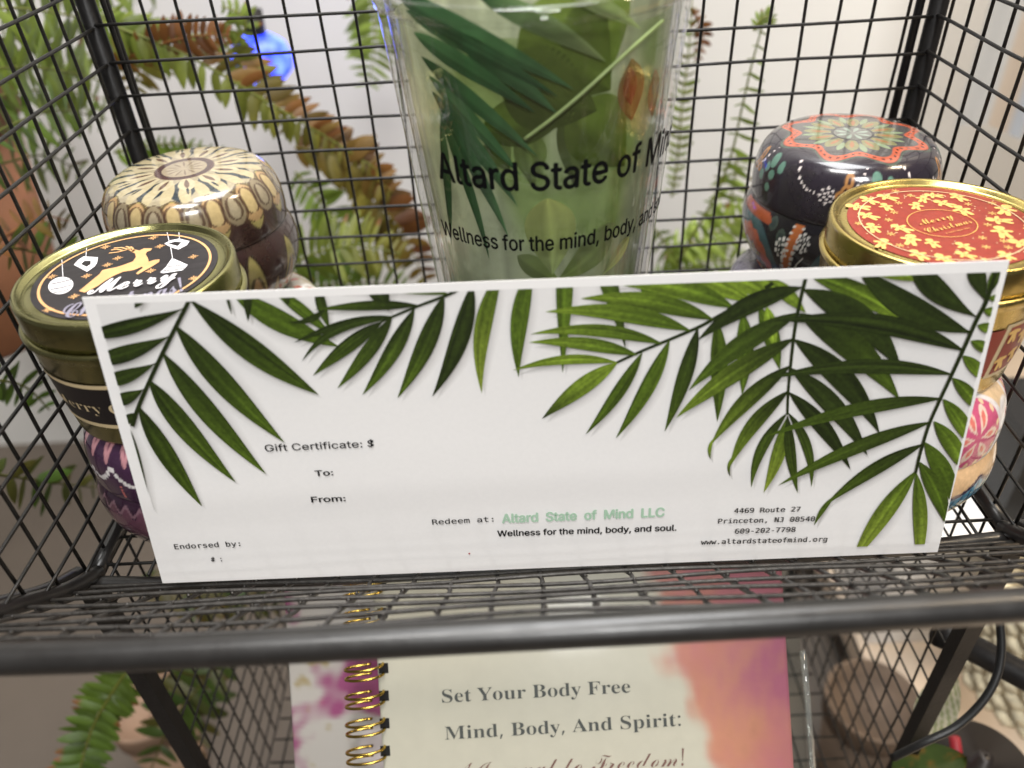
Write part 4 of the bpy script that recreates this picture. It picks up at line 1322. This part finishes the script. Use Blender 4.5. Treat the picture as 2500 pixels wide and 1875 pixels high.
mb.box(ctr, WB - .003, HB - .003, .0115, rot=rotb); mb.build('pages', mat('page_block', (.72, .70, .64), .8, noise=.05, nscale=500), book, False)
M_dark = mat('punched_hole', (.008, .008, .008), .9)
M_coil = mat('polished_gold_wire', (.50, .35, .08), .2, 1.0)
mh = MB(); mc = MB()
hp = [(930.5 + .0215 * (y - 1360), y) for y in np.arange(1362, 2080, 67.3)]
for (x, y) in hp:
    c = bpt(x, y)
    mh.box(c + b_n * .00006, .0032, .0034, .0002, rot=rotb)
    for dy in (-.0015, .0016):
        c0 = c + b_d * dy + b_n * .0004
        pts = []
        for a in np.linspace(-.35, 5.0, 26):
            pts.append(c0 - b_r * (.0064 - .0064 * math.cos(a)) + b_n * (.0030 * math.sin(a)) + b_d * (.0012 * math.sin(a * .5)))
        mc.tube(pts, .00050, 8)
mh.build('punched_holes', M_dark, book, False)
mc.build('coil_binding', M_coil, book)
M_grey_ink = mat('grey_ink', (.075, .082, .075), .45)
M_brown_ink = mat('brown_script_ink', (.20, .105, .085), .4)
flat_text('printed_text', 'Set Your Body Free', bpt(1080, 1715), bpt(1539, 1690), b_n, M_grey_ink, book, 'math', 'serif', -.005, np.linalg.norm(bpt(0, 50) - bpt(0, 0)), .0003)
flat_text('printed_text', 'Mind, Body, And Spirit:', bpt(1087, 1805), bpt(1662, 1771), b_n, M_grey_ink, book, 'math', 'serif', -.005, np.linalg.norm(bpt(0, 50) - bpt(0, 0)), .0003)
flat_text('printed_text', 'A Journal to Freedom!', bpt(1100, 1902), bpt(1672, 1868), b_n, M_brown_ink, book, 'math', 'script', -.008, np.linalg.norm(bpt(0, 64) - bpt(0, 0)), .0003, .1)

# the second cover behind the coil
n_ = thing('planner', tuple(bpt(720, 2100, -.02)), 'glossy planner with pink and yellow watercolour blotches left of the gold coil', 'planner')
a_tl = bpt(652, 1335, -.016)
nx, ny = 90, 110
U, Vv = np.meshgrid(np.linspace(0, 1, nx), np.linspace(0, 1, ny), indexing='ij')
PW = .060
P3 = a_tl + U[..., None] * PW * b_r + Vv[..., None] * HB * b_d
n1 = fbm(U * .6, Vv * 1.4, 21, 4); n2 = fbm(U * .6, Vv * 1.4, 22, 5); n3 = fbm(U * .6, Vv * 1.4, 25, 5)
cov = np.zeros(U.shape + (3,)); cov[:] = lin((186, 180, 172))
cov = over(cov, smooth(.15, .5, n1 + .3 * (U - .45)), lin((150, 78, 116)))
cov = over(cov, smooth(.2, .5, n2 + (U - .45) * .9) * (Vv > .25), lin((150, 128, 52)))
cov = over(cov, smooth(.25, .5, n3 + (Vv - .55) * 1.6), lin((176, 66, 98)))
cov = over(cov, smooth(.25, .6, -n1) * .8, lin((226, 214, 214)))
V = np.concatenate([P3.reshape(-1, 3), (P3 - b_n * .004).reshape(-1, 3)])
I = np.arange(nx * ny).reshape(nx, ny)
F = np.stack([I[:-1, :-1], I[:-1, 1:], I[1:, 1:], I[1:, :-1]], -1).reshape(-1, 4).tolist(); off = nx * ny
bd = list(I[:, 0]) + list(I[-1, 1:]) + list(I[-2::-1, -1]) + list(I[0, -2:0:-1])
F += [[bd[i], bd[(i + 1) % len(bd)], bd[(i + 1) % len(bd)] + off, bd[i] + off] for i in range(len(bd))]
link('front_cover', mesh_np('front_cover', V, F, True, np.concatenate([cov.reshape(-1, 3)] * 2)), mat('glossy_cover', paint=True, rough=.18, coat=.5), n_)
# clear acrylic stand behind the notebook
ac = thing('acrylic_book_stand', tuple(bpt(1400, 2200, -.03)), 'clear acrylic stand propping the spiral notebook, its edge showing at right', 'book stand')
mb = MB(); e0 = bpt(2022, 1560, -.02); mb.box((bpt(1350, 1830, -.0225)), np.linalg.norm(bpt(2022, 1830) - bpt(678, 1830)), .15, .0022, rot=rotb); mb.build('back_plate', clear_mat('acrylic_plate', (.93, .95, .93), .02), ac, False)
mb = MB(); mb.tube([bpt(2014, 1640, -.02), bpt(2026, 1760, -.02), bpt(2040, 1960, -.02)], .0011, 10); mb.build('polished_edge', clear_mat('acrylic_edge', (.9, .93, .9), .03, 1.9, .12), ac)

# ================================================================== PLANTS
GR, GR2, GR3 = np.array(lin((104, 126, 44))), np.array(lin((126, 144, 62))), np.array(lin((72, 98, 32)))
BR, BR2 = np.array(lin((122, 78, 38))), np.array(lin((92, 56, 30)))
OLV = np.array(lin((118, 112, 44)))


def frond(parent, pts, L, side=None, nleaf=22, c=(GR, GR), brown=None, wf=.26, taper=(.55, .35), both=(1, 1), lean=.35, jit=.12, hang=.0, name='frond'):
    """rachis through 3-D points with leaflets on either side; brown = f(t, side) -> share of brown"""
    n = 60; p = curve(pts, n)
    tg = np.gradient(p, axis=0); tg /= np.linalg.norm(tg, axis=1)[:, None]
    view = unit(np.asarray(side) if side is not None else CAM - p[n // 2])
    mb = MB()
    c0, c1 = c
    mb.tube(p, .0006, 6, (c0 * .9 + BR * .3), rs=np.linspace(.0008, .0004, n))
    for i in range(nleaf):
        t = (i + .5) / nleaf; f = t * (n - 1); k = min(int(f), n - 2); o = p[k] + (p[k + 1] - p[k]) * (f - k)
        T = tg[k]; S = unit(np.cross(view, T)); Nn = np.cross(T, S)
        ln = L / FPX * ((p[k] - CAM) @ RM[:, 2]) * (taper[0] + (1 - taper[0]) * min(1, t / .3)) * (1 if t < .6 else 1 - (1 - taper[1]) * (t - .6) / .4)
        for sd in (1, -1):
            if both[0 if sd > 0 else 1] <= 0: continue
            l = ln * both[0 if sd > 0 else 1] * rng.uniform(.85, 1.1)
            d = unit(S * sd + T * (lean + rng.normal(0, jit)) + Nn * rng.normal(0, .22) + np.array([0, 0, -hang]))
            wv = unit(np.cross(d, Nn) + Nn * rng.normal(0, .25)); wd = l * wf * rng.uniform(.85, 1.15)
            m = 7; s = np.linspace(0, 1, m)
            pr = wd * np.array([.30, .85, 1.0, .98, .85, .58, .08]) * .5
            cen = o + np.outer(s * l, d) + np.outer(-(s ** 2) * l * rng.uniform(.02, .18), Nn) + np.outer((s ** 2) * l * .12, T)
            nv = unit(np.cross(d, wv))
            G = np.stack([cen - wv * pr[:, None], cen - nv * (pr * .25)[:, None], cen + wv * pr[:, None]], 1)
            b_ = 0. if brown is None else np.clip(brown(t, sd) + rng.normal(0, .15), 0, 1)
            base = c0 * (1 - t) + c1 * t
            base = base * rng.uniform(.75, 1.25)
            cb = BR if rng.random() > .4 else BR2
            col = base * (1 - b_) + cb * b_ * rng.uniform(.8, 1.2)
            cc = np.repeat((col * np.linspace(.92, 1.1, m)[:, None])[:, None], 3, 1)
            if brown is None and rng.random() < .12: cc[-2:] = BR
            mb.add(G.reshape(-1, 3), grid_faces(m, 3), cc.reshape(-1, 3))
    return mb.build(name, M_leafpaint, parent)


fA = thing('boston_fern', tuple(onY(-300, 100, .26)), 'large green and browning fern spreading behind the left half of the basket', 'fern')


def py(l, y): return [onY(a, b, y) for a, b in l]
def px_(l, x): return [onX(a, b, x) for a, b in l]


# big left fronds, outside the left wall
XF = -.22
frond(fA, px_([(-120, 40), (40, 20), (230, 50), (400, 95)], XF), 125, nleaf=19, c=(GR2, GR), wf=.27)
frond(fA, px_([(-160, 190), (20, 165), (160, 175), (300, 215)], XF), 120, nleaf=17, c=(GR, GR2), wf=.27)
frond(fA, px_([(-60, 350), (40, 300), (140, 270), (260, 290)], XF), 95, nleaf=13, c=(GR3, GR), wf=.28)
frond(fA, px_([(-150, -120), (60, -90), (260, -70), (420, -40)], XF), 120, nleaf=18, c=(GR2, GR2), wf=.27)
frond(fA, px_([(-50, 600), (60, 610), (150, 640), (220, 700)], XF), 80, nleaf=11, c=(GR3, GR3), brown=lambda t, s: .25, wf=.34)
frond(fA, px_([(-60, 930), (10, 930), (70, 950), (120, 1000)], XF), 62, nleaf=8, c=(GR3, GR3), wf=.42)
frond(fA, px_([(-80, 1150), (40, 1165), (140, 1180), (240, 1190)], XF), 85, nleaf=9, c=(GR3 * .8, GR3 * .7), brown=lambda t, s: .1, wf=.45, hang=.5)
frond(fA, px_([(-80, 640), (40, 560), (110, 530), (170, 540)], XF), 60, nleaf=9, c=(BR, GR3), brown=lambda t, s: .55, wf=.4)
# fronds behind the back panel
YP = .235
frond(fA, py([(200, 40), (320, 80), (464, 139), (675, 262), (801, 337), (930, 420)], YP), 78, nleaf=36, c=(GR, OLV), brown=lambda t, s: (.75 if (s > 0 and t > .35) else .05), wf=.33, hang=.25)
frond(fA, py([(280, 160), (380, 112), (480, 88), (560, 85)], YP), 62, nleaf=16, c=(BR, BR), brown=lambda t, s: .8, wf=.34)
frond(fA, py([(250, 40), (320, 90), (340, 150), (330, 220)], YP + .02), 85, nleaf=12, c=(GR2, OLV), brown=lambda t, s: .2, wf=.3)
frond(fA, py([(280, 372), (360, 356), (450, 352), (580, 372)], YP + .02), 80, nleaf=15, c=(GR, GR), wf=.30, both=(.3, 1))
frond(fA, py([(520, 60), (580, 150), (650, 230), (700, 320)], YP + .03), 70, nleaf=15, c=(GR, OLV), brown=lambda t, s: .35 * (s > 0), wf=.34)
frond(fA, px_([(-140, 270), (20, 230), (150, 220), (290, 250)], XF - .03), 110, nleaf=17, c=(GR2, GR), wf=.27)
frond(fA, px_([(-140, 90), (20, 95), (150, 110), (330, 170)], XF - .02), 120, nleaf=18, c=(GR2, GR2), wf=.27)
frond(fA, px_([(-140, 430), (0, 400), (110, 380), (200, 420)], XF - .02), 90, nleaf=13, c=(GR3, GR), brown=lambda t, s: .1, wf=.27)
frond(fA, py([(575, 110), (600, 60), (580, 30), (540, 15)], YP + .03), 42, nleaf=8, c=(GR2, GR2), wf=.4)
frond(fA, py([(720, 360), (800, 370), (880, 410), (960, 470)], YP), 85, nleaf=14, c=(OLV, OLV), brown=lambda t, s: .2 + .5 * (s > 0), wf=.42)
frond(fA, py([(860, 420), (920, 490), (985, 570), (1040, 690)], YP), 82, nleaf=16, c=(OLV, OLV), brown=lambda t, s: .2 + .6 * (s > 0), wf=.42)
frond(fA, py([(720, 420), (790, 500), (850, 580), (890, 680)], YP + .03), 75, nleaf=16, c=(GR, GR), wf=.26)
frond(fA, py([(690, 660), (780, 615), (880, 600), (980, 620)], YP - .02), 95, nleaf=17, c=(GR, OLV), wf=.24)
frond(fA, py([(680, 740), (780, 700), (880, 690), (990, 700)], YP), 90, nleaf=16, c=(GR3, GR), wf=.28)
frond(fA, py([(890, -60), (910, 20), (915, 110), (900, 210)], .36), 85, nleaf=16, c=(GR2, GR2 * 1.3), wf=.24)

fB = thing('asparagus_fern', tuple(onY(1650, 900, .25)), 'slender light green fern rising behind the right half of the basket', 'fern')
frond(fB, py([(1655, 640), (1700, 560), (1745, 480), (1785, 380), (1810, 270), (1835, 160), (1862, 60)], YP), 66, nleaf=18, c=(GR, GR2), wf=.20, both=(.45, 1), lean=-.5)
frond(fB, py([(1640, 480), (1655, 380), (1665, 260), (1680, 140), (1690, -20)], YP + .06), 34, nleaf=22, c=(GR2, GR), wf=.36, brown=lambda t, s: .12)
frond(fB, py([(1690, 20), (1715, 80), (1705, 150)], YP + .06), 26, nleaf=7, c=(BR, BR), brown=lambda t, s: .8, wf=.5)
frond(fB, py([(1620, 620), (1700, 590), (1780, 550), (1850, 500)], YP + .02), 70, nleaf=13, c=(GR2 * 1.2, GR2 * 1.3), wf=.26)
frond(fB, py([(1590, 700), (1660, 660), (1740, 640), (1830, 640)], YP + .03), 75, nleaf=14, c=(GR, GR2), wf=.26)
frond(fB, py([(1600, 560), (1640, 620), (1680, 680), (1700, 760)], YP + .02), 55, nleaf=10, c=(GR, GR2), wf=.30)
frond(fB, py([(1840, 75), (1858, 48), (1880, 40), (1885, 60)], YP), 24, nleaf=9, c=(GR2, GR2), wf=.5)
frond(fB, py([(1800, 380), (1790, 460), (1770, 560), (1760, 640)], YP + .05), 60, nleaf=14, c=(GR2, GR2), wf=.2)

fC = thing('sword_fern', tuple(onD(230, 2050, .30)), 'bright green fern frond at lower left below the front rail', 'fern')


def pd(l, d): return [onD(a, b, d) for a, b in l]


frond(fC, pd([(330, 1610), (275, 1690), (225, 1780), (190, 1900), (175, 2000)], .36), 70, nleaf=40, c=(GR * .7, GR3), wf=.32, lean=.10, taper=(.7, .9), jit=.05)
frond(fC, pd([(560, 1560), (500, 1660), (420, 1760), (360, 1900)], .42), 90, nleaf=14, c=(GR3 * .6, GR3 * .7), brown=lambda t, s: .15, wf=.34)
frond(fC, pd([(480, 1560), (450, 1620), (500, 1720), (470, 1850)], .44), 80, nleaf=12, c=(GR3 * .5, GR3 * .6), brown=lambda t, s: .3, wf=.4)
frond(fC, pd([(330, 1420), (450, 1450), (560, 1460), (680, 1480)], .42), 70, nleaf=16, c=(GR3 * .5, GR3 * .6), brown=lambda t, s: .25, wf=.4)

# ================================================================== BACKGROUND OBJECTS
M_terra = mat('terracotta', lin((128, 84, 56)), .7, noise=.15, nscale=40, bump=.2, bscale=300)
M_terra2 = mat('pale_terracotta', lin((150, 122, 100)), .7, noise=.15, nscale=40)


def pot(name, c, R, H, m, label, cat='pot', tilt=0.):
    t = thing(name, c, label, cat); n = 64
    mb = MB(); mb.lathe([(.001, 0), (R * .66, 0), (R * .70, .004), (R * .94, H * .80), (R * .94, H * .8)], n, center=c); mb.build('pot_body', m, t)
    mb = MB(); mb.lathe([(R * .95, H * .78), (R, H * .79), (R * 1.04, H * .985), (R * 1.02, H), (R * .93, H), (R * .90, H * .86), (.001, H * .85)], n, center=c); mb.build('pot_rim', m, t)
    return t


pc = onX(-110, 640, -.36)
pot('terracotta_pot', (pc[0], pc[1], pc[2] - .05), .072, .17, M_terra, 'terracotta pot standing outside the left side of the basket')
pc = onD(365, 1740, .50)
pot('clay_pot', (pc[0], pc[1], FLOOR_Z), .024, .085, M_terra2, 'pale clay pot on the floor behind the bright lower fern', 'pot')
pc = onD(2095, 1800, .50)
pot('clay_pot', (pc[0], pc[1], FLOOR_Z), .027, .085, mat('brown_clay', lin((110, 92, 76)), .75, noise=.2, nscale=60), 'brown clay pot on the floor behind the right lower mesh', 'pot')

# blue lamp
lp = onY(640, 150, .345)
bl = thing('blue_lamp', tuple(lp), 'glowing blue lamp half hidden by browning fern leaves', 'lamp')
M_blue = mat('blue_glow', (.01, .02, .5), .4, emit=(.012, .045, 1.0), estr=4.0)
mb = MB(); mb.lathe([(.0005, -.015), (.009, -.013), (.0170, -.005), (.0180, .002), (.015, .010), (.008, .015), (.0005, .016)], 32, center=lp); nt = M_blue.node_tree; nz = nt.nodes.new('ShaderNodeTexNoise'); nz.inputs['Scale'].default_value = 90; tcn = nt.nodes.new('ShaderNodeTexCoord')
nt.links.new(tcn.outputs['Object'], nz.inputs['Vector']); rmp = nt.nodes.new('ShaderNodeValToRGB'); rmp.color_ramp.elements[0].position = .35; rmp.color_ramp.elements[1].position = .7
rmp.color_ramp.elements[0].color = (.004, .02, .75, 1); rmp.color_ramp.elements[1].color = (.10, .17, 1, 1)
nt.links.new(nz.outputs['Fac'], rmp.inputs[0]); nt.links.new(rmp.outputs[0], nt.nodes['Principled BSDF'].inputs['Emission Color'])
mb.build('glass_bulb', M_blue, bl)
mb = MB(); mb.lathe([(.006, .014), (.0065, .028), (.0005, .029)], 24, center=lp); mb.build('lamp_cap', M_bar, bl)
l = bpy.data.lights.new('blue_lamp_light', 'POINT'); l.energy = .05; l.color = (.10, .18, 1.0); l.shadow_soft_size = .015
o = bpy.data.objects.new('blue_lamp_light', l); COL.objects.link(o); o.location = tuple(lp + np.array([.03, .03, .01])); o.parent = bl; o.matrix_parent_inverse = Matrix.Translation(bl.location).inverted()

# pale curtain at right
mb = MB(); nx, nz = 120, 8
xs_ = np.linspace(0, 1, nx); V = []; C = []
e0 = onY(2330, 320, .36); e1 = np.array([e0[0] + .30, .26, e0[2] - .0])
for i, u in enumerate(xs_):
    fold = .006 * math.sin(u * 46) + .003 * math.sin(u * 97 + 1)
    for j in range(nz):
        z = e0[2] + .004 * math.sin(u * 30) + j / (nz - 1) * .34
        V.append((e0[0] + (e1[0] - e0[0]) * u, e0[1] + (e1[1] - e0[1]) * u + fold, z))
        b = .5 + .5 * math.sin(u * 31 + .5); C.append(np.array(lin((206, 204, 200))) * (1 - .0) if (u * 9) % 1 < .55 else np.array(lin((214, 196, 176))) if (u * 9) % 1 < .78 else np.array(lin((190, 194, 200))))
mb.add(V, grid_faces(nx, nz), np.array(C))
o = mb.build('curtain', mat('sheer_fabric', paint=True, rough=.8, translucent=.3)); tag(o, 'pale striped curtain hanging beyond the right side of the basket', 'curtain')
# white storage crate low on the right, with a black box on its lid
yf = onZ(2400, 1568, -.305)[1]; zt = onY(2470, 1312, yf)[2]; xl = max(.218, onY(2060, 1420, yf)[0]); ch = zt + .305
cr_t = thing('white_crate', (xl + .17, yf + .075, -.305), 'white storage crate behind the right end of the stand', 'crate')
M_whitep = mat('white_plastic', (.78, .76, .73), .45, noise=.04, nscale=30)
mb = MB(); mb.box((xl + .17, yf + .075, -.305 + (ch - .012) / 2), .334, .144, ch - .012); mb.build('crate_box', M_whitep, cr_t, False)
mb = MB(); mb.box((xl + .17, yf + .075, zt - .006), .34, .15, .012); mb.build('crate_lid', M_whitep, cr_t, False)
xb = onY(2448, 1250, yf + .012)[0]; zb_ = onY(2470, 1085, yf + .012)[2]
mb = MB(); mb.box((xb + .05, yf + .012 + .03, (zt + zb_) / 2), .10, .06, zb_ - zt); o = mb.build('black_box', mat('black_plastic', (.008, .008, .009), .5, noise=.1, bump=.1), None, False); tag(o, 'black box standing on the white crate at the right edge', 'box')
# dark foot tube, cable, woven basket, lamp foot at lower right
D_ = .30
mb = MB(); mb.tube(curve([onD(2290, 1545, D_), onD(2390, 1590, D_), (onD(2520, 1660, D_ - .004)), onD(2700, 1740, D_ - .01)], 14), .0052, 16); o = mb.build('iron_rod', M_bar); tag(o, 'dark iron rod running off the right edge below the front rail', 'rod')
mb = MB(); mb.tube(curve([onD(2438, 1480, D_ - .03), onD(2444, 1600, D_ - .03), onD(2415, 1690, D_ - .03), onD(2340, 1770, D_ - .028), onD(2250, 1815, D_ - .026), onD(2180, 1850, D_ - .02)], 30), .0014, 10)
o = mb.build('cable', mat('black_rubber', (.012, .012, .012), .4)); tag(o, 'thin black cable curving down at lower right', 'cable')
pc = onD(2570, 1510, .42)
wb = thing('woven_basket', tuple(pc), 'cream woven rope basket at the right edge under the rail', 'basket')
mb = MB()
for k in range(9):
    z = pc[2] - .05 + k * .0085; R = .048
    a = np.linspace(0, 6.2832, 140)
    rr = R + .0022 * np.sin(a * 26 + (k % 2) * math.pi)
    mb.tube(np.c_[pc[0] + .02 + rr * np.cos(a), pc[1] + rr * np.sin(a), np.full(140, z) + .0016 * np.cos(a * 26 + (k % 2) * math.pi)], .0046, 8, caps=False)
mb.build('woven_wall', mat('cream_rope', lin((214, 202, 172)), .85, noise=.25, nscale=200, bump=.5, bscale=600), wb)
pc = onD(2385, 1880, .33)
lf = thing('lamp_foot', tuple(pc), 'round dark lamp foot at the lower right corner', 'lamp foot')
mb = MB(); mb.lathe([(.0005, .0), (.020, 0), (.0212, .002), (.0205, .004), (.004, .006), (.003, .012), (.0005, .012)], 48, center=pc); mb.build('round_plate', mat('dark_brown_metal', (.035, .028, .025), .35, .3), lf)
mb = MB(); q0 = onD(2330, 1800, .325); q1 = onD(2345, 1900, .325); mb.tube([q0, (q0 + q1) / 2, q1], .0022, 10); mb.build('red_tag', M_redink, lf)
# small leaves at lower right
pl = thing('trailing_plant', tuple(onD(2290, 1900, .31)), 'trailing plant with one pale striped leaf and one dark round leaf', 'plant')


def flat_leaf(b, t, wd, c0, c1, d, name, veins=0):
    b3, t3 = onD(*b, d), onD(*t, d + .012); dr = t3 - b3; L = np.linalg.norm(dr); dr /= L
    nv = unit(CAM - b3); sv = unit(np.cross(nv, dr)); n, m_ = 30, 13
    s = np.linspace(0, 1, n); pr = wd * np.sin(math.pi * s ** .8) ** .7 * .5; k = np.linspace(-1, 1, m_)
    G = b3 + (s * L)[:, None, None] * dr + (pr[:, None] * k)[..., None] * sv + ((np.abs(k) * .003)[None, :] * np.ones((n, 1)))[..., None] * nv
    col = np.zeros((n, m_, 3)); col[:] = c0
    if veins:
        q = np.sin((s[:, None] * veins - np.abs(k)[None] * 3.2) * 6.28); col = over(col, smooth(.0, .5, q), c1)
    else: col = over(col, smooth(.1, .6, fbm(s[:, None] + 0 * k[None], k[None] * .5 + 0 * s[:, None], 31, 6)), c1)
    mb = MB(); mb.add(G.reshape(-1, 3), grid_faces(n, m_), col.reshape(-1, 3)); return mb.build(name, M_leafpaint, pl)


flat_leaf((2252, 1800), (2330, 1640), .015, np.array(lin((196, 190, 168))), np.array(lin((132, 142, 96))), .31, 'leaf', 6)
flat_leaf((2180, 1900), (2360, 1850), .019, np.array(lin((58, 76, 30))), np.array(lin((112, 84, 34))), .30, 'leaf')
mb = MB(); mb.tube(curve([onD(2252, 1800, .31), onD(2230, 1850, .308), onD(2180, 1900, .30), onD(2150, 2000, .30)], 12), .0009, 6, BR); mb.build('stem', M_leafpaint, pl)
